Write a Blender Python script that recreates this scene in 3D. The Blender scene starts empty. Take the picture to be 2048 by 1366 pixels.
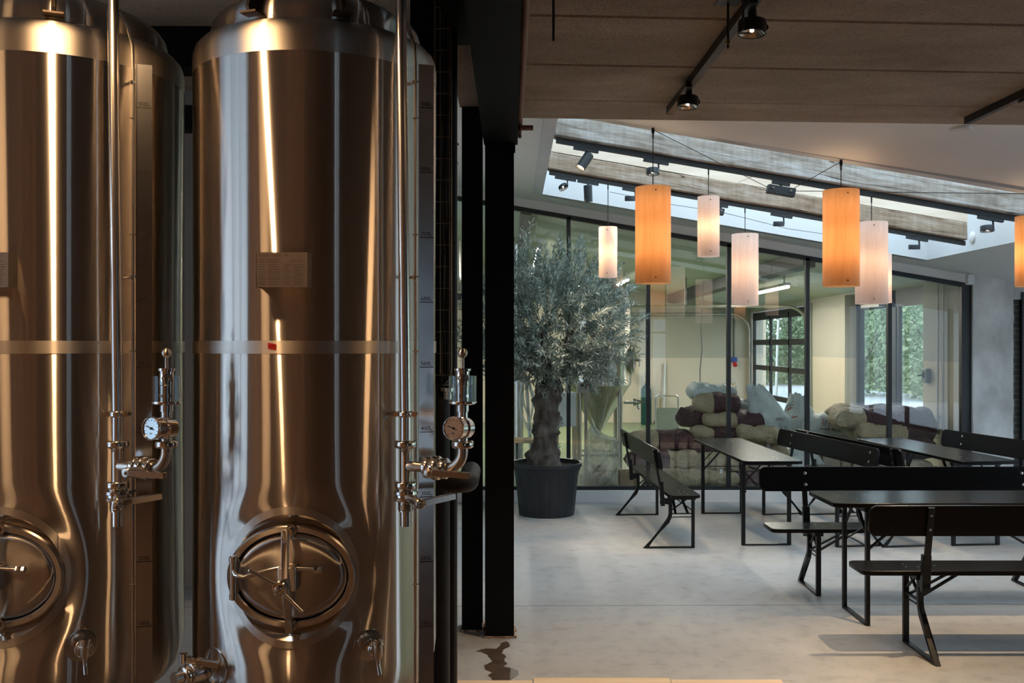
import bpy, bmesh, math, random
from math import sin, cos, pi, radians, sqrt, atan2, tan, exp
from mathutils import Vector, Matrix, noise
from mathutils.bvhtree import BVHTree

SC = bpy.context.scene
COL = SC.collection

# ---------------------------------------------------------------- camera
F, HZ, CH = 1900.0, 690.0, 1.78
cam_d = bpy.data.cameras.new('camera')
cam_d.sensor_width = 36.0
cam_d.lens = F * 36.0 / 2048.0
cam_d.shift_y = (HZ - 683.0) / 2048.0
cam_d.clip_start = 0.05
cam_d.clip_end = 200
cam = bpy.data.objects.new('camera', cam_d)
cam.location = (0, 0, CH)
cam.rotation_euler = (pi / 2, 0, 0)
COL.objects.link(cam)
SC.camera = cam

# ---------------------------------------------------------------- world, colour
SKY = 3.7
w = bpy.data.worlds.new('overcast_sky')
SC.world = w
w.use_nodes = True
nt = w.node_tree
bg = nt.nodes['Background']
tc = nt.nodes.new('ShaderNodeTexCoord')
sx = nt.nodes.new('ShaderNodeSeparateXYZ')
rp = nt.nodes.new('ShaderNodeValToRGB')
rp.color_ramp.elements[0].position = 0.0
rp.color_ramp.elements[0].color = (0.64, 0.80, 0.96, 1)
rp.color_ramp.elements[1].position = 0.9
rp.color_ramp.elements[1].color = (0.67, 0.845, 1.02, 1)
nt.links.new(tc.outputs['Generated'], sx.inputs[0])
nt.links.new(sx.outputs['Z'], rp.inputs[0])
nt.links.new(rp.outputs[0], bg.inputs['Color'])
bg.inputs['Strength'].default_value = SKY
vs = SC.view_settings
vs.view_transform = 'Standard'
vs.look = 'None'
vs.gamma = 1.0
vs.use_curve_mapping = False
vs.exposure = 0.30
cy = SC.cycles
cy.max_bounces = 10
cy.diffuse_bounces = 4
cy.glossy_bounces = 5
cy.transmission_bounces = 6
cy.transparent_max_bounces = 16
cy.sample_clamp_indirect = 6.0
cy.caustics_reflective = False
cy.caustics_refractive = False
cy.use_denoising = True

WARM = (1.0, 0.60, 0.30)


def lamp(name, kind, loc, energy, color=WARM, size=0.05, aim=None, angle=None, blend=0.5):
    d = bpy.data.lights.new(name, kind)
    d.energy = energy
    d.color = color
    if kind in ('POINT', 'SPOT'):
        d.shadow_soft_size = size
    if kind == 'SPOT':
        d.spot_size = radians(angle or 60)
        d.spot_blend = blend
    o = bpy.data.objects.new(name, d)
    o.location = loc
    if aim is not None:
        v = Vector(aim) - Vector(loc)
        o.rotation_euler = v.to_track_quat('-Z', 'Y').to_euler()
    COL.objects.link(o)
    return o


def portal(name, loc, rot, sx_, sy_):
    d = bpy.data.lights.new(name, 'AREA')
    d.shape = 'RECTANGLE'
    d.size, d.size_y = sx_, sy_
    d.cycles.is_portal = True
    o = bpy.data.objects.new(name, d)
    o.location = loc
    o.rotation_euler = rot
    COL.objects.link(o)


# daylight comes in through the openings of the building
SL = 0.171                                   # fall of the lean-to roof along +X


def roof(x):
    return 3.417 - SL * (x - 0.32)


portal('skylight_portal', (2.41, 8.52, 3.95), (0, 0, 0), 4.2, 3.6)
portal('garage_portal', (5.42, 18.0, 1.25), (0, pi / 2, 0), 2.4, 3.3)
portal('glass_door_portal', (5.42, 13.3, 1.25), (0, pi / 2, 0), 2.4, 2.8)
portal('right_window_portal', (6.68, 6.55, 1.5), (0, pi / 2, 0), 2.2, 7.9)
portal('hall_window_portal', (-5.08, 1.25, 1.6), (0, -pi / 2, 0), 2.8, 2.9)
portal('entrance_window_portal', (3.95, -5.08, 1.45), (-pi / 2, 0, 0), 0.9, 2.7)

# warm track spotlights of the tank hall, above the frame; the rear pair is added
lamp('hall_spotlight', 'SPOT', (-1.256, 2.41, 3.08), 55, WARM, 0.04, (-1.20, 2.6, 0), 150, 0.4)
lamp('hall_spotlight', 'SPOT', (-2.7, 0.6, 3.4), 22, WARM, 0.25, (-2.2, 2.0, 0), 130, 0.6)
lamp('hall_spotlight', 'SPOT', (0.97, 2.45, 3.03), 14, WARM, 0.10, (0.6, 3.6, 0), 120, 0.6)
lamp('hall_spotlight', 'SPOT', (-1.6, -2.2, 3.4), 230, WARM, 0.25, (-1.6, -3.4, 0.6), 140, 0.6)  # unseen, added to warm the wall the tanks mirror
lamp('hall_spotlight', 'SPOT', (-3.9, -1.4, 3.4), 170, WARM, 0.25, (-4.7, -1.0, 0.6), 140, 0.6)  # unseen, likewise added to warm the mirrored left wall


# ---------------------------------------------------------------- materials
MATS = {}


def new_mat(name):
    m = bpy.data.materials.new(name)
    m.use_nodes = True
    n = m.node_tree
    for k in list(n.nodes):
        n.nodes.remove(k)
    out = n.nodes.new('ShaderNodeOutputMaterial')
    MATS[name] = m
    return m, n, out


def rgb(c):
    return (c[0], c[1], c[2], 1.0)


def ramp(n, fac, stops, interp='LINEAR'):
    r = n.nodes.new('ShaderNodeValToRGB')
    r.color_ramp.interpolation = interp
    els = r.color_ramp.elements
    while len(els) < len(stops):
        els.new(0.5)
    for e, (p, c) in zip(els, stops):
        e.position = p
        e.color = rgb(c)
    n.links.new(fac, r.inputs[0])
    return r.outputs[0]


def coords(n, scale=(1, 1, 1), src='Object'):
    t = n.nodes.new('ShaderNodeTexCoord')
    mp = n.nodes.new('ShaderNodeMapping')
    mp.inputs['Scale'].default_value = scale
    n.links.new(t.outputs[src], mp.inputs['Vector'])
    return mp.outputs[0]


def noise_tex(n, vec, scale, detail=4, rough=0.55, dist=0.0):
    t = n.nodes.new('ShaderNodeTexNoise')
    t.inputs['Scale'].default_value = scale
    t.inputs['Detail'].default_value = detail
    t.inputs['Roughness'].default_value = rough
    t.inputs['Distortion'].default_value = dist
    n.links.new(vec, t.inputs['Vector'])
    return t.outputs['Fac']


def math_node(n, op, a, b=None, c=None):
    k = n.nodes.new('ShaderNodeMath')
    k.operation = op
    for i, v in enumerate((a, b, c)):
        if v is None:
            continue
        if isinstance(v, (int, float)):
            k.inputs[i].default_value = v
        else:
            n.links.new(v, k.inputs[i])
    return k.outputs[0]


def mix_col(n, fac, a, b, mode='MIX'):
    k = n.nodes.new('ShaderNodeMix')
    k.data_type = 'RGBA'
    k.blend_type = mode
    for sock, v in ((k.inputs[0], fac), (k.inputs[6], a), (k.inputs[7], b)):
        if isinstance(v, (int, float)):
            sock.default_value = v
        elif isinstance(v, (tuple, list)):
            sock.default_value = rgb(v)
        else:
            n.links.new(v, sock)
    return k.outputs[2]


def princ(n, out, color, rough=0.5, metal=0.0, spec=0.5, **kw):
    b = n.nodes.new('ShaderNodeBsdfPrincipled')
    for nm, v in (('Base Color', color), ('Roughness', rough), ('Metallic', metal), ('Specular IOR Level', spec)):
        if isinstance(v, (int, float)):
            b.inputs[nm].default_value = v
        elif isinstance(v, (tuple, list)):
            b.inputs[nm].default_value = rgb(v)
        else:
            n.links.new(v, b.inputs[nm])
    n.links.new(b.outputs[0], out.inputs[0])
    return b


def bump(n, b, height, strength=0.3, dist=0.01):
    k = n.nodes.new('ShaderNodeBump')
    k.inputs['Strength'].default_value = strength
    k.inputs['Distance'].default_value = dist
    n.links.new(height, k.inputs['Height'])
    n.links.new(k.outputs[0], b.inputs['Normal'])


def mottled(name, c1, c2, rough=0.5, metal=0.0, scale=6, spec=0.5, bstr=0.0, bscale=None, bdist=0.005,
            stretch=(1, 1, 1), detail=5, src='Object'):
    m, n, out = new_mat(name)
    v = coords(n, stretch, src)
    f = noise_tex(n, v, scale, detail)
    col = ramp(n, f, [(0.3, c1), (0.7, c2)])
    b = princ(n, out, col, rough, metal, spec)
    if bstr:
        bump(n, b, noise_tex(n, v, bscale or scale * 6, 4), bstr, bdist)
    return m


def brushed(name, col, rough, aniso, rot=0.0, mirror_streak=0.10, halo=0.3):
    m, n, out = new_mat(name)
    v = coords(n, (30, 30, 0.25))
    f = noise_tex(n, v, 1.0, 5, 0.6)
    c = ramp(n, f, [(0.25, tuple(x * (1 - mirror_streak) for x in col)), (0.75, tuple(min(1, x * (1 + mirror_streak)) for x in col))])  # streaks in the colour mimic strips of the room mirrored in steel
    b = n.nodes.new('ShaderNodeBsdfAnisotropic')
    b.distribution = 'BECKMANN'
    n.links.new(c, b.inputs['Color'])
    b.inputs['Roughness'].default_value = rough
    b.inputs['Anisotropy'].default_value = aniso
    b.inputs['Rotation'].default_value = rot
    n.links.new(b.outputs[0], out.inputs[0])
    t = n.nodes.new('ShaderNodeTangent')
    t.direction_type = 'RADIAL'
    t.axis = 'Z'
    n.links.new(t.outputs[0], b.inputs['Tangent'])
    # coarser second lobe: soft halo beside the sharp brushed streaks
    b2 = n.nodes.new('ShaderNodeBsdfAnisotropic')
    b2.distribution = 'GGX'
    n.links.new(c, b2.inputs['Color'])
    b2.inputs['Roughness'].default_value = 0.30
    b2.inputs['Anisotropy'].default_value = 0.80
    b2.inputs['Rotation'].default_value = rot
    n.links.new(t.outputs[0], b2.inputs['Tangent'])
    mx = n.nodes.new('ShaderNodeMixShader')
    mx.inputs[0].default_value = halo
    n.links.new(b.outputs[0], mx.inputs[1])
    n.links.new(b2.outputs[0], mx.inputs[2])
    n.links.new(mx.outputs[0], out.inputs[0])
    return m


brushed('steel_shell', (0.66, 0.61, 0.55), 0.19, 0.93)
brushed('steel_band', (0.66, 0.62, 0.56), 0.5, 0.4)
brushed('steel_satin', (0.60, 0.56, 0.51), 0.36, 0.5)
mottled('steel_polished', (0.72, 0.69, 0.65), (0.80, 0.77, 0.73), 0.16, 1.0, 8)
mottled('steel_pipe', (0.70, 0.67, 0.62), (0.76, 0.73, 0.69), 0.24, 1.0, 8)
mottled('steel_dull', (0.42, 0.41, 0.38), (0.55, 0.53, 0.50), 0.42, 1.0, 10)
mottled('steel_plate', (0.30, 0.25, 0.20), (0.36, 0.30, 0.245), 0.45, 1.0, 30)
mottled('steel_scale', (0.52, 0.52, 0.52), (0.60, 0.60, 0.60), 0.20, 1.0, 14)
mottled('black_steel', (0.003, 0.003, 0.003), (0.006, 0.0055, 0.005), 0.6, 0, 3, 0.12, 0.25, 60, 0.002)
mottled('black_metal', (0.0035, 0.0035, 0.004), (0.006, 0.006, 0.0065), 0.38, 0, 10, 0.4)
mottled('black_rubber', (0.006, 0.006, 0.006), (0.012, 0.012, 0.012), 0.55, 0, 20, 0.35)
mottled('fixture_dark', (0.016, 0.021, 0.025), (0.024, 0.030, 0.035), 0.5, 0, 10, 0.5)
mottled('rail_dark', (0.012, 0.013, 0.014), (0.018, 0.019, 0.021), 0.45, 0, 10, 0.5)
mottled('copper_brown', (0.16, 0.085, 0.05), (0.24, 0.13, 0.08), 0.5, 0, 12, 0.4, 0.3, 80)
mottled('plaster_white', (0.80, 0.795, 0.76), (0.84, 0.835, 0.80), 0.8, 0, 3, 0.25, 0.06, 120, 0.001)
mottled('shaft_white', (0.60, 0.62, 0.63), (0.64, 0.66, 0.67), 0.75, 0, 3, 0.25)
mottled('pine', (0.62, 0.50, 0.38), (0.74, 0.64, 0.52), 0.65, 0, 1.6, 0.3, 0.1, 20, 0.002, (1, 10, 10), 6)
mottled('pallet_wood', (0.33, 0.23, 0.13), (0.48, 0.36, 0.22), 0.75, 0, 2, 0.3, 0.2, 20, 0.002, (1, 9, 9), 6)
mottled('floor_board', (0.60, 0.46, 0.30), (0.74, 0.60, 0.44), 0.55, 0, 2, 0.35, 0.15, 20, 0.002, (1, 9, 9), 6)
mottled('pier_concrete', (0.42, 0.41, 0.39), (0.84, 0.835, 0.82), 0.85, 0, 2.6, 0.25, 0.5, 14, 0.01, (1, 1, .6), 9)
mottled('brew_floor_green', (0.14, 0.20, 0.10), (0.19, 0.26, 0.14), 0.32, 0, 2, 0.5)
mottled('gravel', (0.36, 0.36, 0.37), (0.46, 0.46, 0.47), 0.9, 0, 3, 0.2, 0.4, 60, 0.01)
mottled('pot_plastic', (0.011, 0.014, 0.018), (0.018, 0.021, 0.026), 0.45, 0, 6, 0.5)
mottled('soil', (0.020, 0.014, 0.010), (0.06, 0.042, 0.03), 0.95, 0, 20, 0.2, 0.9, 40, 0.02)
mottled('olive_bark', (0.018, 0.014, 0.011), (0.20, 0.175, 0.15), 0.9, 0, 9, 0.2, 1.0, 28, 0.02, (1, 1, .6), 8)
mottled('twig', (0.17, 0.15, 0.11), (0.25, 0.23, 0.17), 0.8, 0, 20, 0.2)
mottled('grey_plate', (0.21, 0.24, 0.21), (0.25, 0.28, 0.245), 0.45, 0, 5, 0.5)
mottled('gas_green', (0.003, 0.050, 0.040), (0.006, 0.065, 0.052), 0.4, 0, 5, 0.5)
mottled('brass', (0.45, 0.33, 0.14), (0.55, 0.40, 0.18), 0.35, 1.0, 8)
mottled('white_plastic', (0.68, 0.68, 0.66), (0.73, 0.73, 0.71), 0.4, 0, 6, 0.5)
mottled('red_plastic', (0.55, 0.02, 0.02), (0.62, 0.03, 0.03), 0.4, 0, 6, 0.5)
mottled('blue_plastic', (0.02, 0.06, 0.25), (0.03, 0.08, 0.30), 0.4, 0, 6, 0.5)
mottled('cardboard', (0.30, 0.19, 0.10), (0.37, 0.25, 0.14), 0.8, 0, 6, 0.3)
mottled('cable_grey', (0.07, 0.07, 0.075), (0.11, 0.11, 0.115), 0.55, 0, 12, 0.4)
mottled('wire_steel', (0.20, 0.15, 0.10), (0.28, 0.21, 0.15), 0.4, 1.0, 12)
mottled('ink', (0.012, 0.011, 0.010), (0.02, 0.018, 0.016), 0.6, 0, 10, 0.3)
mottled('red_ink', (0.45, 0.07, 0.05), (0.50, 0.09, 0.07), 0.7, 0, 10, 0.3)
mottled('red_tape', (0.60, 0.015, 0.012), (0.72, 0.035, 0.02), 0.35, 0, 30, 0.5)
mottled('paper_tag', (0.62, 0.66, 0.68), (0.70, 0.73, 0.74), 0.7, 0, 8, 0.3)
mottled('dial_face', (0.17, 0.16, 0.15), (0.20, 0.19, 0.18), 0.4, 0, 8, 0.4)
mottled('bolt_zinc', (0.36, 0.36, 0.36), (0.44, 0.44, 0.44), 0.35, 1.0, 8)
mottled('hall_wall_grey', (0.34, 0.33, 0.30), (0.42, 0.41, 0.38), 0.85, 0, 1.2, 0.25)
mottled('sky_screen_blue', (0.36, 0.42, 0.52), (0.42, 0.49, 0.60), 0.85, 0, 0.5, 0.25)  # bluish so the window strip mirrored in the tanks turns blue
mottled('kerb_concrete', (0.66, 0.66, 0.66), (0.76, 0.76, 0.75), 0.8, 0, 3, 0.3, 0.2, 40, 0.004)
mottled('hill_green', (0.06, 0.10, 0.05), (0.22, 0.28, 0.15), 0.9, 0, 1.3, 0.2, 0.8, 6, 0.2, (1, 1, 1), 8)
mottled('added_floor_brown', (0.115, 0.075, 0.05), (0.17, 0.115, 0.08), 0.6, 0, 2, 0.3)
mottled('sky_screen_grey', (0.17, 0.18, 0.19), (0.24, 0.25, 0.26), 0.85, 0, 0.5, 0.25)  # for the added wall that dims the rear window
mottled('bar_wood', (0.045, 0.025, 0.014), (0.10, 0.055, 0.03), 0.5, 0, 2, 0.4, 0.1, 20, 0.002, (1, 1, .2), 6)
mottled('hose_pvc', (0.42, 0.43, 0.36), (0.50, 0.51, 0.44), 0.35, 0, 8, 0.5)


def mat_old_wood(name, c1, c2, c3):
    # hand-hewn weathered timber: long grain, fine fibres, drying cracks
    m, n, out = new_mat(name)
    def along(scale):                       # coordinates that follow the sloping beam
        t = n.nodes.new('ShaderNodeTexCoord')
        q = n.nodes.new('ShaderNodeSeparateXYZ')
        n.links.new(t.outputs['Object'], q.inputs[0])
        z = math_node(n, 'ADD', q.outputs['Z'], math_node(n, 'MULTIPLY', q.outputs['X'], SL))
        k = n.nodes.new('ShaderNodeCombineXYZ')
        for i, (v, s_) in enumerate(zip((q.outputs['X'], q.outputs['Y'], z), scale)):
            n.links.new(math_node(n, 'MULTIPLY', v, s_), k.inputs[i])
        return k.outputs[0]
    a = noise_tex(n, along((.9, 5, 5)), 2.6, 8, 0.68, 0.4)
    g = noise_tex(n, along((1.2, 40, 40)), 3.0, 5, 0.6)
    s = noise_tex(n, along((10, 1.2, 1.2)), 3.2, 4, 0.6)
    col = ramp(n, a, [(0.30, c1), (0.5, c2), (0.72, c3)])
    col = mix_col(n, 0.75, col, ramp(n, g, [(0.25, (.62,) * 3), (0.6, (1.08,) * 3)]), 'MULTIPLY')
    col = mix_col(n, 0.45, col, ramp(n, s, [(0.35, (.70,) * 3), (0.6, (1.1,) * 3)]), 'MULTIPLY')
    cr = noise_tex(n, along((.16, 4, 5)), 1.6, 2, 0.5, 0.0)
    d = math_node(n, 'ABSOLUTE', math_node(n, 'SUBTRACT', cr, 0.5))
    col = mix_col(n, math_node(n, 'MULTIPLY', math_node(n, 'LESS_THAN', d, 0.004), 0.8), col, (0.04, 0.032, 0.026))
    b = princ(n, out, col, 0.82, 0, 0.2)
    bump(n, b, g, 0.4, 0.004)


mat_old_wood('beam_wood_grey', (0.20, 0.155, 0.115), (0.40, 0.36, 0.31), (0.60, 0.59, 0.57))
mat_old_wood('beam_wood_brown', (0.17, 0.115, 0.075), (0.33, 0.25, 0.18), (0.47, 0.41, 0.35))


def mat_reflection_stripes():
    # made-up vertical stripes on unseen walls, to streak the tank reflections
    m, n, out = new_mat('hall_wall')
    f = noise_tex(n, coords(n, (1, 1, .012)), 3.1, 3, 0.6)
    col = ramp(n, f, [(0.0, (0.05, 0.03, 0.02)), (0.37, (0.34, 0.20, 0.115)), (0.435, (0.09, 0.055, 0.035)), (0.48, (0.50, 0.37, 0.26)), (0.52, (0.20, 0.115, 0.065)),
                      (0.555, (0.40, 0.34, 0.28)), (0.59, (0.07, 0.045, 0.03)), (0.635, (0.55, 0.33, 0.18))], 'CONSTANT')
    princ(n, out, col, 0.8, 0, 0.25)


mat_reflection_stripes()


def mat_table_black():
    # film-faced plywood: near-black, semi-gloss, fine scuffs
    m, n, out = new_mat('black_plywood')
    v = coords(n, (.4, 6, 6))
    f = noise_tex(n, v, 5, 2, 0.5)
    col = ramp(n, f, [(0.35, (0.0065, 0.006, 0.0058)), (0.75, (0.0095, 0.0085, 0.0078))])
    r = ramp(n, f, [(0.3, (0.24,) * 3), (0.8, (0.30,) * 3)])
    df = n.nodes.new('ShaderNodeBsdfDiffuse')
    n.links.new(col, df.inputs[0])
    gl = n.nodes.new('ShaderNodeBsdfGlossy')
    gl.inputs['Roughness'].default_value = 0.22
    fr = n.nodes.new('ShaderNodeFresnel')
    fr.inputs['IOR'].default_value = 1.42
    mx = n.nodes.new('ShaderNodeMixShader')
    n.links.new(math_node(n, 'MULTIPLY', fr.outputs[0], 0.60), mx.inputs[0])   # textured film damps the grazing sheen
    n.links.new(df.outputs[0], mx.inputs[1])
    n.links.new(gl.outputs[0], mx.inputs[2])
    n.links.new(mx.outputs[0], out.inputs[0])


mat_table_black()
mottled('black_plywood_edge', (0.006, 0.006, 0.006), (0.010, 0.010, 0.010), 0.42, 0, 8, 0.45)


def mat_floor():
    m, n, out = new_mat('concrete_floor')
    v = coords(n)
    a = noise_tex(n, v, 0.7, 5, 0.6, 0.4)
    b_ = noise_tex(n, v, 9.0, 6, 0.65)
    s = noise_tex(n, v, 42.0, 3, 0.6)
    base = ramp(n, a, [(0.3, (0.31, 0.31, 0.305)), (0.52, (0.37, 0.37, 0.365)), (0.75, (0.42, 0.42, 0.41))])
    m2 = ramp(n, b_, [(0.28, (0.74, 0.74, 0.74)), (0.5, (1, 1, 1)), (0.8, (1.06, 1.06, 1.06))])
    col = mix_col(n, 1.0, base, m2, 'MULTIPLY')
    # scattered pale chips and dark specks
    sp = ramp(n, s, [(0.26, (0.45, 0.44, 0.43)), (0.31, (1, 1, 1)), (0.74, (1, 1, 1)), (0.80, (1.25, 1.25, 1.25))])
    col = mix_col(n, 0.8, col, sp, 'MULTIPLY')
    # brownish worn stains
    st = noise_tex(n, coords(n, (1.0, 2.4, 1)), 1.1, 6, 0.7, 0.8)
    stf = ramp(n, st, [(0.60, (0, 0, 0)), (0.72, (0.5, 0.5, 0.5))])
    col = mix_col(n, stf, col, (0.24, 0.19, 0.14))
    # construction joint across the floor
    sp_ = n.nodes.new('ShaderNodeSeparateXYZ')
    n.links.new(v, sp_.inputs[0])
    yy = math_node(n, 'ADD', sp_.outputs['Y'], math_node(n, 'MULTIPLY', sp_.outputs['X'], -0.012))
    wob = math_node(n, 'MULTIPLY', math_node(n, 'SUBTRACT', noise_tex(n, v, 7, 3), 0.5), 0.016)
    dd = math_node(n, 'ABSOLUTE', math_node(n, 'SUBTRACT', math_node(n, 'ADD', yy, wob), 6.48))
    ln = math_node(n, 'LESS_THAN', dd, 0.006)
    col = mix_col(n, math_node(n, 'MULTIPLY', ln, 0.75), col, (0.06, 0.055, 0.05))
    rr = ramp(n, b_, [(0.2, (0.42,) * 3), (0.8, (0.62,) * 3)])
    b = princ(n, out, col, rr, 0, 0.4)
    bump(n, b, s, 0.12, 0.003)


def mat_slab():
    m, n, out = new_mat('concrete_slab')
    v = coords(n)
    a = noise_tex(n, coords(n, (0.7, 1.6, 1)), 1.3, 6, 0.6, 0.3)
    g = noise_tex(n, v, 70, 3, 0.7)
    base = ramp(n, a, [(0.28, (0.26, 0.20, 0.152)), (0.55, (0.39, 0.305, 0.235)), (0.8, (0.54, 0.44, 0.35))])
    gm = ramp(n, g, [(0.25, (0.55, 0.55, 0.55)), (0.5, (1, 1, 1)), (0.8, (1.15, 1.12, 1.1))])
    col = mix_col(n, 0.85, base, gm, 'MULTIPLY')
    b = princ(n, out, col, 0.95, 0, 0.15)
    bump(n, b, g, 0.6, 0.012)


def mat_painted_wall(name, zsplit, low, up):
    m, n, out = new_mat(name)
    v = coords(n)
    sp_ = n.nodes.new('ShaderNodeSeparateXYZ')
    n.links.new(v, sp_.inputs[0])
    f = math_node(n, 'GREATER_THAN', sp_.outputs['Z'], zsplit)
    c = mix_col(n, f, low, up)
    c = mix_col(n, 0.25, c, ramp(n, noise_tex(n, v, 0.9, 4), [(0.3, (0.85,) * 3), (0.7, (1.05,) * 3)]), 'MULTIPLY')
    r = math_node(n, 'ADD', math_node(n, 'MULTIPLY', f, 0.35), 0.32)
    princ(n, out, c, r, 0, 0.45)


def mat_brick(name, c1, c2, mortar, scale=1.0):
    m, n, out = new_mat(name)
    t = n.nodes.new('ShaderNodeTexCoord')
    sp_ = n.nodes.new('ShaderNodeSeparateXYZ')
    n.links.new(t.outputs['Object'], sp_.inputs[0])
    cb = n.nodes.new('ShaderNodeCombineXYZ')
    n.links.new(math_node(n, 'ADD', sp_.outputs['X'], sp_.outputs['Y']), cb.inputs[0])
    n.links.new(sp_.outputs['Z'], cb.inputs[1])
    k = n.nodes.new('ShaderNodeTexBrick')
    k.inputs['Scale'].default_value = scale
    k.inputs['Brick Width'].default_value = 0.215
    k.inputs['Row Height'].default_value = 0.068
    k.inputs['Mortar Size'].default_value = 0.006
    k.inputs['Color1'].default_value = rgb(c1)
    k.inputs['Color2'].default_value = rgb(c2)
    k.inputs['Mortar'].default_value = rgb(mortar)
    n.links.new(cb.outputs[0], k.inputs['Vector'])
    b = princ(n, out, k.outputs['Color'], 0.85, 0, 0.25)
    bump(n, b, k.outputs['Fac'], -0.5, 0.006)


mat_floor()
mat_slab()
mat_painted_wall('brew_wall_far', 1.50, (0.70, 0.59, 0.46), (0.47, 0.43, 0.345))
mat_painted_wall('brew_wall_right', 1.58, (0.68, 0.59, 0.475), (0.50, 0.465, 0.40))
mottled('brew_ceiling', (0.46, 0.48, 0.41), (0.50, 0.52, 0.45), 0.7, 0, 2, 0.3)
mat_brick('brick_dark', (0.10, 0.095, 0.085), (0.15, 0.14, 0.125), (0.24, 0.23, 0.21))
mat_brick('brick_pale', (0.48, 0.38, 0.27), (0.58, 0.47, 0.35), (0.33, 0.31, 0.28))


def mat_glass(name, ior, tint=(0.97, 0.99, 0.97), rough=0.0):
    m, n, out = new_mat(name)
    tr = n.nodes.new('ShaderNodeBsdfTransparent')
    tr.inputs[0].default_value = rgb(tint)
    gl = n.nodes.new('ShaderNodeBsdfGlossy')
    gl.inputs['Color'].default_value = (1, 1, 1, 1)
    gl.inputs['Roughness'].default_value = rough
    fr = n.nodes.new('ShaderNodeFresnel')
    ge = n.nodes.new('ShaderNodeNewGeometry')
    n.links.new(math_node(n, 'ADD', math_node(n, 'MULTIPLY', ge.outputs['Backfacing'], 1.0 / ior - ior), ior), fr.inputs['IOR'])
    mx = n.nodes.new('ShaderNodeMixShader')
    n.links.new(fr.outputs[0], mx.inputs[0])
    n.links.new(tr.outputs[0], mx.inputs[1])
    n.links.new(gl.outputs[0], mx.inputs[2])
    n.links.new(mx.outputs[0], out.inputs[0])
    return m


mat_glass('partition_glass', 1.72, (0.965, 0.98, 0.965))
mat_glass('clear_glass', 1.35)
mat_glass('gauge_lens', 1.12)
mat_glass('sight_glass', 1.5, (0.90, 0.92, 0.92))


def mat_shade(name, c1, c2, tcol):
    # thin wood veneer: lets lamp light through
    m, n, out = new_mat(name)
    v = coords(n, (6, 6, 0.6))
    f = noise_tex(n, v, 3.0, 5, 0.6, 1.5)
    c = ramp(n, f, [(0.3, c1), (0.7, c2)])
    b = n.nodes.new('ShaderNodeBsdfPrincipled')
    n.links.new(c, b.inputs['Base Color'])
    b.inputs['Roughness'].default_value = 0.55
    b.inputs['Specular IOR Level'].default_value = 0.3
    t = n.nodes.new('ShaderNodeBsdfTranslucent')
    tcn = mix_col(n, 1.0, c, tcol, 'MULTIPLY')
    n.links.new(tcn, t.inputs[0])
    mx = n.nodes.new('ShaderNodeMixShader')
    mx.inputs[0].default_value = 0.5
    n.links.new(b.outputs[0], mx.inputs[1])
    n.links.new(t.outputs[0], mx.inputs[2])
    n.links.new(mx.outputs[0], out.inputs[0])


mat_shade('veneer_amber', (0.62, 0.37, 0.18), (0.72, 0.46, 0.25), (1.0, 0.82, 0.66))
mat_shade('veneer_pale', (0.70, 0.565, 0.49), (0.78, 0.66, 0.59), (1.0, 0.92, 0.90))


def mat_emit(name, col, strength):
    m, n, out = new_mat(name)
    e = n.nodes.new('ShaderNodeEmission')
    e.inputs[0].default_value = rgb(col)
    e.inputs[1].default_value = strength
    n.links.new(e.outputs[0], out.inputs[0])


mat_emit('bulb_warm', (1.0, 0.72, 0.42), 14.0)
mat_emit('tube_white', (1.0, 0.95, 0.85), 12.0)


def mat_leaf(name, stops, tl=0.3, rough=0.5):
    m, n, out = new_mat(name)
    g = n.nodes.new('ShaderNodeNewGeometry')
    c = ramp(n, g.outputs['Random Per Island'], stops)
    b = n.nodes.new('ShaderNodeBsdfPrincipled')
    n.links.new(c, b.inputs['Base Color'])
    b.inputs['Roughness'].default_value = rough
    b.inputs['Specular IOR Level'].default_value = 0.4
    t = n.nodes.new('ShaderNodeBsdfTranslucent')
    n.links.new(c, t.inputs[0])
    mx = n.nodes.new('ShaderNodeMixShader')
    mx.inputs[0].default_value = tl
    n.links.new(b.outputs[0], mx.inputs[1])
    n.links.new(t.outputs[0], mx.inputs[2])
    n.links.new(mx.outputs[0], out.inputs[0])


mat_leaf('olive_leaf', [(0.0, (0.13, 0.175, 0.145)), (0.45, (0.27, 0.33, 0.29)), (0.8, (0.42, 0.48, 0.44)), (1.0, (0.52, 0.55, 0.46))], 0.25, 0.45)
mat_leaf('bush_leaf', [(0.0, (0.09, 0.14, 0.075)), (0.6, (0.20, 0.27, 0.15)), (1.0, (0.38, 0.44, 0.28))], 0.3, 0.6)


def mat_sack(name, tan_left, split, wrinkle=1.0):
    # printed kraft paper: tan end and maroon body, along the sack's own length
    m, n, out = new_mat(name)
    v = coords(n)
    sp_ = n.nodes.new('ShaderNodeSeparateXYZ')
    n.links.new(v, sp_.inputs[0])
    x = math_node(n, 'ADD', sp_.outputs['X'], math_node(n, 'MULTIPLY', sp_.outputs['Y'], 0.12))
    f = math_node(n, 'GREATER_THAN', x, split) if tan_left else math_node(n, 'LESS_THAN', x, split)
    c = mix_col(n, f, (0.47, 0.37, 0.245), (0.085, 0.036, 0.042))
    nz = noise_tex(n, v, 5, 5, 0.6, 0.6)
    c = mix_col(n, 0.6, c, ramp(n, nz, [(0.3, (0.75,) * 3), (0.7, (1.15,) * 3)]), 'MULTIPLY')
    b = princ(n, out, c, 0.55, 0, 0.35)
    bump(n, b, noise_tex(n, coords(n, (1, 1.3, 1.6)), 9, 5, 0.65, 1.6), 0.9 * wrinkle, 0.035)


mat_sack('sack_tan_left', True, -0.07)
mat_sack('sack_tan_right', False, 0.02)
mat_sack('sack_tan', True, 9)
mat_sack('sack_maroon', True, -9)


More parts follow.
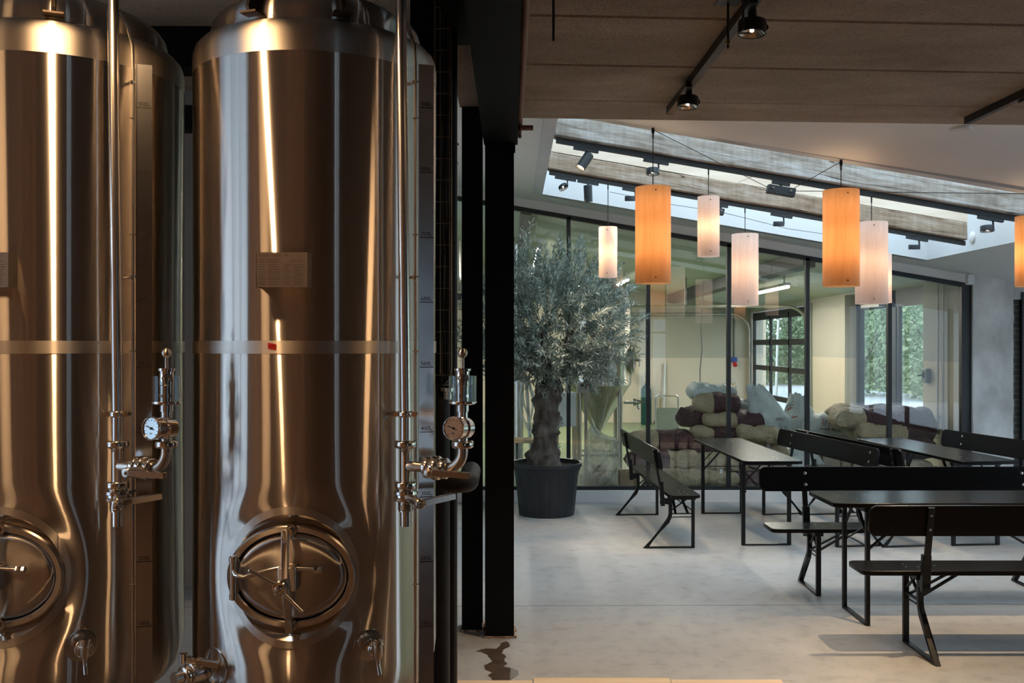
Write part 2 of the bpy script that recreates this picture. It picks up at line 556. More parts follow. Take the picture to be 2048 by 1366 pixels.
def mat_white_sack():
    m, n, out = new_mat('sack_white')
    v = coords(n)
    nz = noise_tex(n, v, 6, 5, 0.6, 0.6)
    c = ramp(n, nz, [(0.3, (0.50, 0.55, 0.56)), (0.7, (0.62, 0.66, 0.66))])
    b = princ(n, out, c, 0.45, 0, 0.4)
    bump(n, b, noise_tex(n, v, 16, 4, 0.6, 1.5), 0.6, 0.02)
    m, n, out = new_mat('plastic_film')
    v = coords(n)
    nz = noise_tex(n, v, 9, 5, 0.65, 1.5)
    tr = n.nodes.new('ShaderNodeBsdfTransparent')
    b = n.nodes.new('ShaderNodeBsdfPrincipled')
    b.inputs['Base Color'].default_value = (0.60, 0.62, 0.55, 1)
    b.inputs['Roughness'].default_value = 0.25
    bump(n, b, nz, 1.0, 0.04)
    mx = n.nodes.new('ShaderNodeMixShader')
    n.links.new(ramp(n, nz, [(0.3, (0.30,) * 3), (0.7, (0.75,) * 3)]), mx.inputs[0])
    n.links.new(tr.outputs[0], mx.inputs[1])
    n.links.new(b.outputs[0], mx.inputs[2])
    n.links.new(mx.outputs[0], out.inputs[0])


mat_white_sack()
mottled('wet_concrete', (0.055, 0.036, 0.024), (0.10, 0.068, 0.048), 0.28, 0, 14, 0.5)


# ---------------------------------------------------------------- mesh helpers
class MB:
    def __init__(s):
        s.v, s.f, s.mi, s.cur = [], [], [], 0

    def add(s, verts, faces):
        o = len(s.v)
        s.v += [tuple(p) for p in verts]
        s.f += [tuple(i + o for i in f) for f in faces]
        s.mi += [s.cur] * len(faces)
        return s

    def box(s, lo, hi):
        x0, y0, z0 = lo
        x1, y1, z1 = hi
        return s.add([(x0, y0, z0), (x1, y0, z0), (x1, y1, z0), (x0, y1, z0), (x0, y0, z1), (x1, y0, z1), (x1, y1, z1), (x0, y1, z1)],
                     [(0, 3, 2, 1), (4, 5, 6, 7), (0, 1, 5, 4), (1, 2, 6, 5), (2, 3, 7, 6), (3, 0, 4, 7)])

    def bar(s, p0, p1, w_, h_, up=(0, 0, 1)):
        # rectangular bar from p0 to p1: w_ sideways, h_ along up
        p0, p1, up = Vector(p0), Vector(p1), Vector(up)
        d = (p1 - p0).normalized()
        side = d.cross(up)
        if side.length < 1e-5:
            side = d.cross(Vector((0, 1, 0)))
        side.normalize()
        u = side.cross(d).normalized()
        a, b = side * (w_ / 2), u * (h_ / 2)
        vs_ = [p0 - a - b, p0 + a - b, p0 + a + b, p0 - a + b, p1 - a - b, p1 + a - b, p1 + a + b, p1 - a + b]
        return s.add(vs_, [(0, 1, 2, 3), (7, 6, 5, 4), (0, 4, 5, 1), (1, 5, 6, 2), (2, 6, 7, 3), (3, 7, 4, 0)])

    def tube(s, pts, r, n=12, caps=True):
        pts = [Vector(p) for p in pts]
        m = len(pts)
        rs = r if isinstance(r, (list, tuple)) else [r] * m
        t0 = (pts[1] - pts[0]).normalized()
        ref = Vector((0, 0, 1)) if abs(t0.z) < 0.9 else Vector((1, 0, 0))
        nrm = (ref - t0 * ref.dot(t0)).normalized()
        vs_, fs = [], []
        for i, p in enumerate(pts):
            if i == 0:
                t = t0
            elif i == m - 1:
                t = (pts[i] - pts[i - 1]).normalized()
            else:
                t = ((pts[i] - pts[i - 1]).normalized() + (pts[i + 1] - pts[i]).normalized())
                t = t.normalized() if t.length > 1e-6 else (pts[i + 1] - pts[i]).normalized()
            nrm = (nrm - t * nrm.dot(t)).normalized()
            bn = t.cross(nrm)
            for k in range(n):
                a = 2 * pi * k / n
                vs_.append(p + (nrm * cos(a) + bn * sin(a)) * rs[i])
        for i in range(m - 1):
            for k in range(n):
                k2 = (k + 1) % n
                fs.append((i * n + k, i * n + k2, (i + 1) * n + k2, (i + 1) * n + k))
        if caps:
            fs.append(tuple(range(n - 1, -1, -1)))
            fs.append(tuple((m - 1) * n + k for k in range(n)))
        return s.add(vs_, fs)

    def cyl(s, p0, p1, r0, r1=None, n=20):
        return s.tube([p0, p1], [r0, r0 if r1 is None else r1], n)

    def lathe(s, prof, n=32, o=(0, 0, 0), axis=(0, 0, 1), caps=True):
        ax = Vector(axis).normalized()
        q = ax.to_track_quat('Z', 'Y').to_matrix() if abs(ax.z) < 0.99999 else (Matrix.Identity(3) if ax.z > 0 else Matrix.Rotation(pi, 3, 'X'))
        o = Vector(o)
        vs_, fs = [], []
        for r, z in prof:
            for k in range(n):
                a = 2 * pi * k / n
                vs_.append(o + q @ Vector((r * cos(a), r * sin(a), z)))
        for i in range(len(prof) - 1):
            for k in range(n):
                k2 = (k + 1) % n
                fs.append((i * n + k, i * n + k2, (i + 1) * n + k2, (i + 1) * n + k))
        if caps:
            if prof[0][0] > 1e-6:
                fs.append(tuple(range(n - 1, -1, -1)))
            if prof[-1][0] > 1e-6:
                fs.append(tuple((len(prof) - 1) * n + k for k in range(n)))
        return s.add(vs_, fs)

    def ball(s, c, r, n=20, m=12):
        return s.lathe([(max(1e-5, r * sin(pi * i / m)), -r * cos(pi * i / m)) for i in range(m + 1)], n, c, caps=False)

    def prism(s, poly, fn, t0, t1):
        # poly in 2-D, fn(a, b, t) -> point
        k = len(poly)
        vs_ = [fn(a, b, t0) for a, b in poly] + [fn(a, b, t1) for a, b in poly]
        fs = [tuple(range(k - 1, -1, -1)), tuple(range(k, 2 * k))]
        fs += [(i, (i + 1) % k, k + (i + 1) % k, k + i) for i in range(k)]
        return s.add(vs_, fs)

    def obj(s, name, mats, parent=None, smooth=35, bevel=0.0, seg=2, fix=True):
        me = bpy.data.meshes.new(name)
        me.from_pydata(s.v, [], s.f)
        for m in ([mats] if isinstance(mats, str) else mats):
            me.materials.append(MATS[m])
        me.polygons.foreach_set('material_index', s.mi)
        if fix:
            b = bmesh.new()
            b.from_mesh(me)
            bmesh.ops.remove_doubles(b, verts=b.verts, dist=1e-6)
            bmesh.ops.recalc_face_normals(b, faces=b.faces)
            b.to_mesh(me)
            b.free()
        if smooth:
            me.shade_smooth()
            me.set_sharp_from_angle(angle=radians(smooth))
        o = bpy.data.objects.new(name, me)
        COL.objects.link(o)
        if parent:
            o.parent = parent
        if bevel:
            md = o.modifiers.new('bevel', 'BEVEL')
            md.width, md.segments, md.limit_method = bevel, seg, 'ANGLE'
            md.angle_limit = radians(40)
        return o


def tag(o, label=None, cat=None, group=None, kind=None):
    if label:
        o['label'] = label
    if cat:
        o['category'] = cat
    if group:
        o['group'] = group
    if kind:
        o['kind'] = kind
    return o


def empty(name, loc=(0, 0, 0), rz=0.0, label=None, cat=None, group=None, kind=None):
    o = bpy.data.objects.new(name, None)
    o.empty_display_size = 0.1
    o.location = loc
    o.rotation_euler = (0, 0, rz)
    COL.objects.link(o)
    return tag(o, label, cat, group, kind)


def dup(o, parent=None):
    c = o.copy()
    COL.objects.link(c)
    if parent:
        c.parent = parent
    for ch in list(o.children):
        dup(ch, c)
    return c


def place(proto, first, loc, rz, label, **kw):
    o = proto if first else dup(proto)
    o.location = loc
    o.rotation_euler = (0, 0, rz)
    tag(o, label, **kw)
    return o


def P(px, py, d):
    return Vector(((px - 1024) * d / F, d, CH + (HZ - py) * d / F))


def text_geo(s, size, align='CENTER'):
    cu = bpy.data.curves.new('t', 'FONT')
    cu.body, cu.size, cu.align_x, cu.align_y = s, size, align, 'CENTER'
    cu.resolution_u = 2
    o = bpy.data.objects.new('t', cu)
    COL.objects.link(o)
    dg = bpy.context.evaluated_depsgraph_get()
    me = bpy.data.meshes.new_from_object(o.evaluated_get(dg))
    vs_ = [v.co.copy() for v in me.vertices]
    fs = [tuple(p.vertices) for p in me.polygons]
    bpy.data.objects.remove(o)
    bpy.data.curves.remove(cu)
    bpy.data.meshes.remove(me)
    return vs_, fs


def rrect(w_, h_, r, k=5):
    pts = []
    for cx, cy_, a0 in ((w_ / 2 - r, h_ / 2 - r, 0), (-w_ / 2 + r, h_ / 2 - r, 90), (-w_ / 2 + r, -h_ / 2 + r, 180), (w_ / 2 - r, -h_ / 2 + r, 270)):
        for i in range(k + 1):
            a = radians(a0 + 90 * i / k)
            pts.append((cx + r * cos(a), cy_ + r * sin(a)))
    return pts


def arc3(c, u, v, r, a0, a1, k):
    c, u, v = Vector(c), Vector(u), Vector(v)
    return [c + u * (r * cos(a0 + (a1 - a0) * i / k)) + v * (r * sin(a0 + (a1 - a0) * i / k)) for i in range(k + 1)]

# =============================================================== THE SETTING
def struct(mb, name, mats, parent=None, label=None, **kw):
    o = mb.obj(name, mats, parent, **kw)
    if parent is None:
        o['kind'] = 'structure'
    if label:
        o['label'] = label
    return o


def boxes(*bs):
    m = MB()
    for lo, hi in bs:
        m.box(lo, hi)
    return m


GY = 10.86            # glass partition plane
BX = 5.15             # right wall of the brew room
BY = 20.6            # far wall of the brew room
FZ = 0.10             # brew room floor

struct(boxes(((-5.2, -5.2, -0.2), (8.2, GY + 0.1, 0.0))), 'floor', 'concrete_floor', smooth=0)
struct(boxes(((-5.2, -5.2, -0.05), (6.6, 4.40, 0.004))), 'floor_dark_added', 'added_floor_brown', smooth=0)  # unseen dark slab added to take the grey out of the tank reflections
struct(boxes(((-6, GY + 0.1, -0.2), (BX + 0.3, BY + 0.2, FZ))), 'floor_brew_room', 'brew_floor_green', smooth=0)
struct(boxes(((-1.2, 10.78, 0.0), (5.27, GY + 0.1, 0.125))), 'trim_1', 'kerb_concrete', label='low concrete kerb under the glass partition', smooth=0)

# hollow-core slab over the near seating: planks with V joints, edge swung by 3.5 degrees
m = MB()
prof = []
ys = [-5.2, -4.5, -3.8, -3.1, -2.4, -1.7, -0.88, -0.17, 0.54, 1.25, 1.96, 2.65, 3.36, 4.06, 4.77, 5.46]
for y in ys:
    dp = 0.016 if y < 5.2 else 0.005
    prof += [(y - 0.016, 3.19), (y - 0.005, 3.19 + dp), (y + 0.005, 3.19 + dp), (y + 0.016, 3.19)]
prof = [p for p in prof if p[0] > -5.2] + [(5.90, 3.19), (5.915, 3.205), (5.915, 3.50), (-5.2, 3.50)]
tl = tan(radians(3.4))
m.prism(prof, lambda a, b, t: (t, a + (t - 0.05) * tl * max(0, min(1, (a + 5.2) / 8)), b), -0.194, 8.2)
struct(m, 'ceiling_slab', 'concrete_slab', smooth=0)
struct(boxes(((-5.2, -5.2, 3.66), (-0.2, 7.1, 3.8))), 'ceiling_tank_hall', 'concrete_slab', smooth=0)
# bare concrete nib beside the steel beam, painted black towards the hall
struct(boxes(((-0.325, 4.70, 3.262), (-0.195, 5.93, 3.66))), 'lintel', 'concrete_slab', label='bare concrete bearing block on the left column', smooth=0)
struct(boxes(((-0.318, -5.2, 3.266), (-0.195, 4.698, 3.66))), 'lintel_painted', 'black_steel', label='black painted part of the concrete lintel', smooth=0)

# black steel frame
b_ = empty('steel_beam', (0, 0, 0), kind='structure')
b_['label'] = 'black steel beam running from the columns over the camera'
m = boxes(((-0.172, -5.2, 3.008), (0.035, 5.83, 3.028)), ((-0.08, -5.2, 3.028), (-0.06, 5.83, 3.17)), ((-0.172, -5.2, 3.168), (0.035, 5.83, 3.188)))
m.obj('flanges', 'black_steel', b_, 0)
m = MB()
m.box((-0.165, 5.79, 2.955), (0.02, 5.82, 3.008))
m.obj('seat_plate', 'black_steel', b_, 0)


def h_column(x0, x1, y0, y1, top, label):
    m = boxes(((x0, y0, 0), (x1, y0 + 0.014, top)), ((x0, y1 - 0.014, 0), (x1, y1, top)), (((x0 + x1) / 2 - 0.007, y0 + 0.014, 0), ((x0 + x1) / 2 + 0.007, y1 - 0.014, top)))
    o = struct(m, 'steel_column', 'black_steel', None, label, smooth=0)
    m = MB()
    rnd = random.Random(int(x0 * 1000))
    poly = []
    for k in range(26):
        a = 2 * pi * k / 26
        c, s_ = cos(a), sin(a)
        q = max(abs(c), abs(s_))
        poly.append(((x0 + x1) / 2 + ((x1 - x0) / 2 + 0.008 + rnd.uniform(-.008, .012)) * c / q, (y0 + y1) / 2 + ((y1 - y0) / 2 + 0.008 + rnd.uniform(-.008, .012)) * s_ / q))
    m.prism(poly, lambda a, b, t: (a, b, t), 0.0, 0.012)
    m.obj('mortar_bed', 'rust_mortar', o, 0)
    return o


mottled('rust_mortar', (0.22, 0.13, 0.08), (0.42, 0.30, 0.21), 0.9, 0, 9, 0.2, 0.6, 40, 0.01)
h_column(-0.164, 0.012, 5.77, 5.98, 3.0, 'wide black steel column under the beam')
h_column(-0.312, -0.186, 5.90, 6.06, 3.262, 'narrow black steel column under the concrete block')

# --------------------------------------------------------------- white lean-to roof with a skylight opening
X0, X1, Y0, Y1 = 0.33, 4.50, 6.74, 10.30
m = MB()


def rq(xa, xb, ya, yb):
    m.add([(xa, ya, roof(xa)), (xb, ya, roof(xb)), (xb, yb, roof(xb)), (xa, yb, roof(xa))], [(0, 1, 2, 3)])
    m.add([(xa, ya, roof(xa) + .1), (xb, ya, roof(xb) + .1), (xb, yb, roof(xb) + .1), (xa, yb, roof(xa) + .1)], [(3, 2, 1, 0)])


for xa, xb in ((-1.2, X0), (X0, X1), (X1, 8.2)):
    for ya, yb in ((Y0, Y1), (Y1, GY + 0.03)):
        if not (xa == X0 and ya == Y0):
            rq(xa, xb, ya, yb)
# strip between the slab edge and the skylight: plaster easing from the slab down to the slope
xs = [-1.2 + 9.4 * i / 48 for i in range(49)]
K = 8
front = []
for x in xs:
    ya = 5.90 + max(0, x) * tl
    za = max(3.20, roof(x))
    row = []
    for k in range(K + 1):
        t = k / K
        e = t * t * (3 - 2 * t)
        row.append((x, ya + (Y0 - ya) * t, za + (roof(x) - za) * e))
    front += row
fs = []
for i in range(48):
    for k in range(K):
        a = i * (K + 1) + k
        fs.append((a, a + K + 1, a + K + 2, a + 1))
m.add(front, fs)
struct(m, 'ceiling_white', 'plaster_white', smooth=40)
# roof deck above the seating keeps daylight to the openings
struct(boxes(((-1.3, 5.9, 4.9), (0.2, 11.0, 5.0)), ), 'roof_edge', 'plaster_white', smooth=0)

m = MB()
ZT = 0.62


def wallq(p, q, th):
    # shaft wall between two plan points, from the roof plane up to the glazing, with thickness th outward
    (xa, ya), (xb, yb) = p, q
    dx, dy = th
    m.add([(xa, ya, roof(xa)), (xb, yb, roof(xb)), (xb, yb, roof(xb) + ZT), (xa, ya, roof(xa) + ZT),
           (xa + dx, ya + dy, roof(xa)), (xb + dx, yb + dy, roof(xb)), (xb + dx, yb + dy, roof(xb) + ZT), (xa + dx, ya + dy, roof(xa) + ZT)],
          [(0, 1, 2, 3), (7, 6, 5, 4), (0, 4, 5, 1), (1, 5, 6, 2), (2, 6, 7, 3), (3, 7, 4, 0)])


wallq((X0, Y0), (X0, Y1), (-0.1, 0))
wallq((X1, Y0), (X1, Y1), (0.1, 0))
wallq((X0, Y1), (X1, Y1), (0, 0.1))
wallq((X0, Y0), (X1, Y0), (0, -0.1))
struct(m, 'trim_2', 'shaft_white', label='white plastered skylight shaft', smooth=0)
m = MB()
for i in range(3):
    xa = X0 + (X1 - X0) * i / 3
    xb = X0 + (X1 - X0) * (i + 1) / 3
    m.add([(xa, Y0, roof(xa) + ZT + .02), (xb, Y0, roof(xb) + ZT + .02), (xb, Y1, roof(xb) + ZT + .02), (xa, Y1, roof(xa) + ZT + .02)], [(0, 1, 2, 3)])
w1 = struct(m, 'window_1', 'clear_glass', label='skylight glazing', smooth=0, fix=False)


def slope_box(mb, xa, xb, ya, yb, za, zb):
    # box following the roof slope: za/zb measured from the roof plane
    mb.add([(xa, ya, roof(xa) + za), (xb, ya, roof(xb) + za), (xb, yb, roof(xb) + za), (xa, yb, roof(xa) + za),
            (xa, ya, roof(xa) + zb), (xb, ya, roof(xb) + zb), (xb, yb, roof(xb) + zb), (xa, yb, roof(xa) + zb)],
           [(0, 3, 2, 1), (4, 5, 6, 7), (0, 1, 5, 4), (1, 2, 6, 5), (2, 3, 7, 6), (3, 0, 4, 7)])
    return mb


def sag_beam(xa, xb, ya, yb, za, zb, seed, n=26):
    mb = MB()
    rnd = random.Random(seed)
    vs_, fs = [], []
    for i in range(n + 1):
        x = xa + (xb - xa) * i / n
        q = [noise.noise((x * 1.7 + seed, k * 3.1, 0)) * 0.011 for k in range(8)]
        z = roof(x)
        vs_ += [(x, ya + q[0], z + za + q[1]), (x, yb + q[2], z + za + q[3]), (x, yb + q[4], z + zb + q[5]), (x, ya + q[6], z + zb + q[7])]
    for i in range(n):
        for k in range(4):
            k2 = (k + 1) % 4
            fs.append((i * 4 + k, i * 4 + k2, i * 4 + 4 + k2, i * 4 + 4 + k))
    fs += [(3, 2, 1, 0), tuple(n * 4 + k for k in range(4))]
    mb.add(vs_, fs)
    return mb


B1Y, B2Y = 7.50, 8.90
o = struct(sag_beam(X0 + .005, 4.42, B1Y, B1Y + 0.14, 0.02, 0.25, 3), 'timber_beam', 'beam_wood_grey', None, 'weathered grey timber beam nearest the concrete slab', smooth=30, bevel=.012)
slope_box(MB(), X0 + .005, 4.42, B1Y + 0.005, B1Y + 0.135, 0.252, 0.5).obj('pine_upstand', 'pine', o, 0)
o = struct(sag_beam(X0 + .005, 4.27, B2Y, B2Y + 0.15, 0.02, 0.185, 8), 'timber_beam', 'beam_wood_brown', None, 'brown timber beam nearer the glass partition', smooth=30, bevel=.012)
slope_box(MB(), X0 + .005, 4.27, B2Y + 0.005, B2Y + 0.145, 0.187, 0.5).obj('pine_upstand', 'pine', o, 0)

# --------------------------------------------------------------- glass partition
win = empty('window_2', kind='structure')
win['label'] = 'black framed glass partition to the brew room'
m = MB()
slope_box(m, -1.1, 5.25, GY - 0.03, GY + 0.03, -0.150, -0.098)
m.box((-1.1, GY - 0.03, 0.125), (5.25, GY + 0.03, 0.168))
mul = [(px - 1024) * GY / F for px in (817, 977, 1137, 1296, 1457, 1614, 1778)]
for x in mul:
    m.box((x - 0.022, GY - 0.03, 0.16), (x + 0.022, GY + 0.03, roof(x) - 0.12))
m.box((5.125, GY - 0.035, 0.125), (5.24, GY + 0.035, roof(5.18) - 0.10))
m.obj('frame', 'rail_dark', win, 0)
edges = [-1.1] + mul + [5.13]
for a, b in zip(edges[:-1], edges[1:]):
    m = MB()
    a, b = a + .015, b - .015
    for y in (GY - 0.004, GY + 0.004):
        m.add([(a, y, 0.16), (b, y, 0.16), (b, y, roof(b) - 0.14), (a, y, roof(a) - 0.14)], [(0, 1, 2, 3)] if y < GY else [(3, 2, 1, 0)])
    m.obj('pane', 'partition_glass', win, 0, fix=False)
m = MB()
slope_box(m, -1.2, 5.3, GY - 0.02, GY + 0.12, -0.098, 0.0)
struct(m, 'trim_3', 'plaster_white', label='white bulkhead above the glass partition', smooth=0)

# --------------------------------------------------------------- brew room shell
struct(boxes(((-6, BY, 0), (BX + .3, BY + 0.2, 5))), 'wall_back', 'brew_wall_far', smooth=0)
m = boxes(((BX, GY + .05, 0), (BX + .25, 11.9, 3.2)), ((BX, 11.9, 2.55), (BX + .25, 14.7, 3.2)), ((BX, 14.7, 0), (BX + .25, 16.45, 3.2)),
          ((BX, 16.45, 2.48), (BX + .25, 20.47, 3.2)), ((BX, 20.47, 0), (BX + .25, BY, 3.2)))
struct(m, 'wall_right', 'brew_wall_right', smooth=0)
m = MB()
slope_box(m, -6, BX + .3, GY + 0.04, BY + .2, -0.02, 0.1)
struct(m, 'ceiling_brew_room', 'brew_ceiling', smooth=0)
struct(boxes(((-6.1, GY, 0), (-6, BY, 5))), 'wall_left_brew_room', 'brew_wall_far', smooth=0)
m = MB()
slope_box(m, 3.36, 3.50, GY + 0.1, BY - .05, -0.20, -0.03)
struct(m, 'steel_purlin', 'rail_dark', label='dark steel purlin under the brew room ceiling', smooth=0)
m = MB()
slope_box(m, 0.10, 0.22, GY + 0.1, BY - .05, -0.16, -0.03)
struct(m, 'steel_purlin', 'rail_dark', label='dark steel purlin above the olive tree', smooth=0)

# sectional garage door
gd = empty('door_1', kind='structure')
gd['label'] = 'glazed overhead garage door in the brew room'
gx = BX + 0.03
m = MB()
ya, yb, z0, z1 = 16.5, 20.42, FZ, 2.40
zz = [z0 + .05, 0.72, 1.30, 1.83, 2.36]
for z, h in ((z0, .09), (zz[1] - .04, .10), (zz[2] - .04, .10), (zz[3] - .05, .11), (2.30, .16)):
    m.box((gx, ya, z), (gx + .05, yb, z + h))
for y in (ya, ya + 1.26, ya + 2.56, yb - .07):
    m.box((gx, y, z0), (gx + .05, y + .07, z1))
m.obj('frame', 'rail_dark', gd, 0)
for i in range(3):
    y0_, y1_ = ya + .05 + i * 1.29, ya + 1.27 + i * 1.29
    m = MB()
    m.add([(gx + .02, y0_, z0 + .05), (gx + .02, y1_, z0 + .05), (gx + .02, y1_, z1 - .05), (gx + .02, y0_, z1 - .05)], [(0, 1, 2, 3)])
    m.obj('pane', 'clear_glass', gd, 0, fix=False)
m = MB()
for y in (16.40, 20.47):
    m.tube([(BX - .03, y, FZ), (BX - .03, y, 2.05)] + arc3((BX - .43, y, 2.05), (1, 0, 0), (0, 0, 1), .40, 0.15, pi / 2, 8) + [(BX - .6, y, 2.45), (1.2, y, 2.45)], .028, 8)
m.bar((1.2, 16.40, 2.45), (1.2, 20.47, 2.45), .04, .05)
m.bar((3.0, 16.40, 2.45), (3.0, 16.40, 2.95), .03, .03)
m.bar((1.3, 16.40, 2.45), (1.3, 16.40, 3.25), .03, .03)
m.obj('track', 'steel_dull', gd)
m = MB()
m.box((BX - .03, 16.28, FZ), (BX - .002, 16.44, 2.5))
m.obj('side_cover', 'grey_plate', gd, 0)

# double glass door
dd = empty('door_2', kind='structure')
dd['label'] = 'black framed double glass door in the brew room'
dx = BX + .18
m = MB()
ya, yb, z0, z1 = 11.9, 14.7, FZ, 2.55
for lo, hi in (((ya, z0), (ya + .09, z1)), ((yb - .10, z0), (yb, z1)), ((ya, z1 - .24), (yb, z1)), ((ya, z0), (yb, z0 + .10)), ((13.20, z0), (13.36, z1)), ):
    m.box((dx, lo[0], lo[1]), (dx + .07, hi[0], hi[1]))
for lo, hi in (((ya + .09, z0 + .1), (ya + .17, z1 - .24)), ((13.36, z0 + .1), (13.44, z1 - .24)), ((13.12, z0 + .1), (13.2, z1 - .24)), ((yb - .18, z0 + .1), (yb - .1, z1 - .24))):
    m.box((dx + .012, lo[0], lo[1]), (dx + .06, hi[0], hi[1]))
m.obj('frame', 'rail_dark', dd, 0)
for y0_, y1_ in ((12.0, 13.2), (13.4, 14.6)):
    m = MB()
    m.add([(dx + .03, y0_, z0), (dx + .03, y1_, z0), (dx + .03, y1_, z1 - .1), (dx + .03, y0_, z1 - .1)], [(0, 1, 2, 3)])
    m.obj('pane', 'clear_glass', dd, 0, fix=False)
m = MB()
m.box((dx - .10, 13.55, 2.33), (dx, 14.25, 2.38))
m.obj('door_closer', 'steel_dull', dd, 0, bevel=.005)

# concrete pier at the right end, with a brick return and a dark opening beside it
rnd = random.Random(4)
m = MB()
nz_, nx_ = 30, 10
vs_, fs = [], []
for i in range(nz_ + 1):
    for k in range(nx_ + 1):
        z = 2.75 * i / nz_
        x = 5.235 + 0.46 * k / nx_
        vs_.append((x + (0.012 * noise.noise((z * 5, 3, 1)) if k == nx_ else 0), 10.79 + 0.012 * noise.noise((x * 4, z * 4, 2.2)), z))
for i in range(nz_):
    for k in range(nx_):
        a = i * (nx_ + 1) + k
        fs.append((a, a + 1, a + nx_ + 2, a + nx_ + 1))
m.add(vs_, fs)
m.box((5.236, 10.80, 0), (5.70, 11.1, 2.75))
struct(m, 'pillar', 'pier_concrete', label='rough concrete pier at the end of the glass partition', smooth=40)
struct(boxes(((5.70, 10.90, 0), (5.84, 11.1, 2.30))), 'pillar_brick', 'brick_dark', label='dark brick return beside the concrete pier', smooth=0)
struct(boxes(((5.70, 10.86, 2.30), (8.2, 11.1, 2.9)), ((6.8, 10.9, 0), (8.2, 11.1, 2.4))), 'wall_pier', 'pier_concrete', smooth=0)
d3 = empty('door_3', kind='structure')
boxes(((5.82, 10.84, 0), (6.8, 10.90, 2.38))).obj('door_leaf', 'rail_dark', d3, 0, bevel=.004)
boxes(((5.90, 10.80, 1.0), (5.93, 10.84, 1.25))).obj('door_handle', 'steel_dull', d3, 0)

# seating hall right wall with a long window
m = boxes(((6.6, -5.2, 0), (6.8, 10.95, 0.4)), ((6.6, -5.2, 2.6), (6.8, 10.95, 3.2)), ((6.6, 10.5, .4), (6.8, 10.95, 2.6)))
struct(m, 'wall_seating_right', 'hall_wall_grey', smooth=0)
struct(boxes(((6.6, -5.0, .4), (6.8, 2.6, 2.6))), 'wall_seating_panel', 'bar_wood', smooth=0)
w3 = empty('window_3', kind='structure')
m = MB()
for y in (2.6, 4.0, 5.6, 7.2, 8.8, 10.44):
    m.box((6.66, y, .4), (6.72, y + .06, 2.6))
m.box((6.66, 2.6, .4), (6.72, 10.5, .46))
m.box((6.66, 2.6, 2.54), (6.72, 10.5, 2.6))
m.obj('frame', 'rail_dark', w3, 0)

# tank hall walls: grey behind the tanks, brown beside and behind the camera
struct(boxes(((-5.2, 7.0, 0), (-1.1, 7.2, 3.8))), 'wall_tank_hall', 'hall_wall_grey', smooth=0)
struct(boxes(((-1.25, 7.0, 0), (-1.1, 10.9, 4.2))), 'wall_seating_left', 'plaster_white', smooth=0)
m = boxes(((-5.2, -5.2, 0), (-5.0, -0.15, 3.7)), ((-5.2, 2.70, 0), (-5.0, 7.0, 3.7)), ((-5.2, -.15, 0), (-5.0, 2.70, 0.2)), ((-5.2, -.15, 3.0), (-5.0, 2.70, 3.7)))
struct(m, 'wall_hall_left', 'hall_wall', smooth=0)
w4 = empty('window_4', kind='structure')
m = boxes(((-5.12, -.15, .2), (-5.06, -.08, 3.0)), ((-5.12, .74, .2), (-5.06, .77, 3.0)), ((-5.12, 1.48, .2), (-5.06, 1.54, 3.0)), ((-5.12, 2.64, .2), (-5.06, 2.70, 3.0)), ((-5.12, -.15, 2.93), (-5.06, 2.70, 3.0)), ((-5.12, -.15, .2), (-5.06, 2.70, .27)))
m.obj('frame', 'rail_dark', w4, 0)
m = boxes(((-5.2, -5.2, 0), (-0.6, -5.0, 3.7)))
struct(m, 'wall_entrance', 'hall_wall', smooth=0)
struct(boxes(((-0.6, -5.2, 0), (3.5, -5.0, 3.7)), ((3.5, -5.2, 2.8), (4.4, -5.0, 3.7)), ((4.4, -5.2, 0), (8.2, -5.0, 3.7))), 'wall_entrance_right', 'bar_wood', smooth=0)
w5 = empty('window_5', kind='structure')
boxes(((3.5, -5.12, 0), (3.58, -5.06, 2.8)), ((3.93, -5.12, 0), (3.97, -5.06, 2.8)), ((4.33, -5.12, 0), (4.4, -5.06, 2.8)), ((3.5, -5.12, 2.1), (4.4, -5.06, 2.16))).obj('frame', 'rail_dark', w5, 0)
# black steel post and beams behind the tanks
struct(boxes(((-0.50, 4.66, 0), (-0.315, 4.86, 3.66))), 'steel_post', 'black_steel', label='black steel post behind the right tank', smooth=0)
struct(boxes(((-5.0, 5.6, 3.42), (-0.5, 5.8, 3.66))), 'steel_beam', 'black_steel', label='black steel beam across the hall behind the tanks', smooth=0)
struct(boxes(((-5.0, 4.75, 2.86), (-0.5, 4.85, 2.98))), 'steel_rail', 'black_steel', label='thin black rail behind the tank tops', smooth=0)

# unseen walls added outside to dim the sky seen through the windows
struct(boxes(((-12, -11.0, -0.3), (20, -10.6, 7.0))), 'wall_sky_screen_street', 'sky_screen_grey', smooth=0)
struct(boxes(((-9.6, -10.6, -0.3), (-9.2, 9, 3.2))), 'wall_sky_screen_yard', 'sky_screen_blue', smooth=0)  # added; its blue tints the strip mirrored in the tanks
# wooded bank beyond the yard
m = MB()
vs_, fs = [], []
for i in range(25):
    for k in range(13):
        y = 4 + 2.0 * i
        x = 16.0 + 1.2 * k - max(0, y - 28) * .22
        vs_.append((x, y, -.1 + .62 * 1.2 * k + (1.1 * noise.noise((x * .5, y * .5, 0)) if k else 0)))
for i in range(24):
    for k in range(12):
        a = i * 13 + k
        fs.append((a, a + 1, a + 14, a + 13))
m.add(vs_, fs)
struct(m, 'hill', 'hill_green', label='wooded bank outside the brew room', smooth=60)
# ground outside
struct(boxes(((BX + .28, -8, -0.3), (40, 50, -0.02))), 'ground', 'gravel', smooth=0)

# =============================================================== STEEL TANKS
TR = 0.4236
TZ = 1.0486            # manway centre height
STEPS = 10


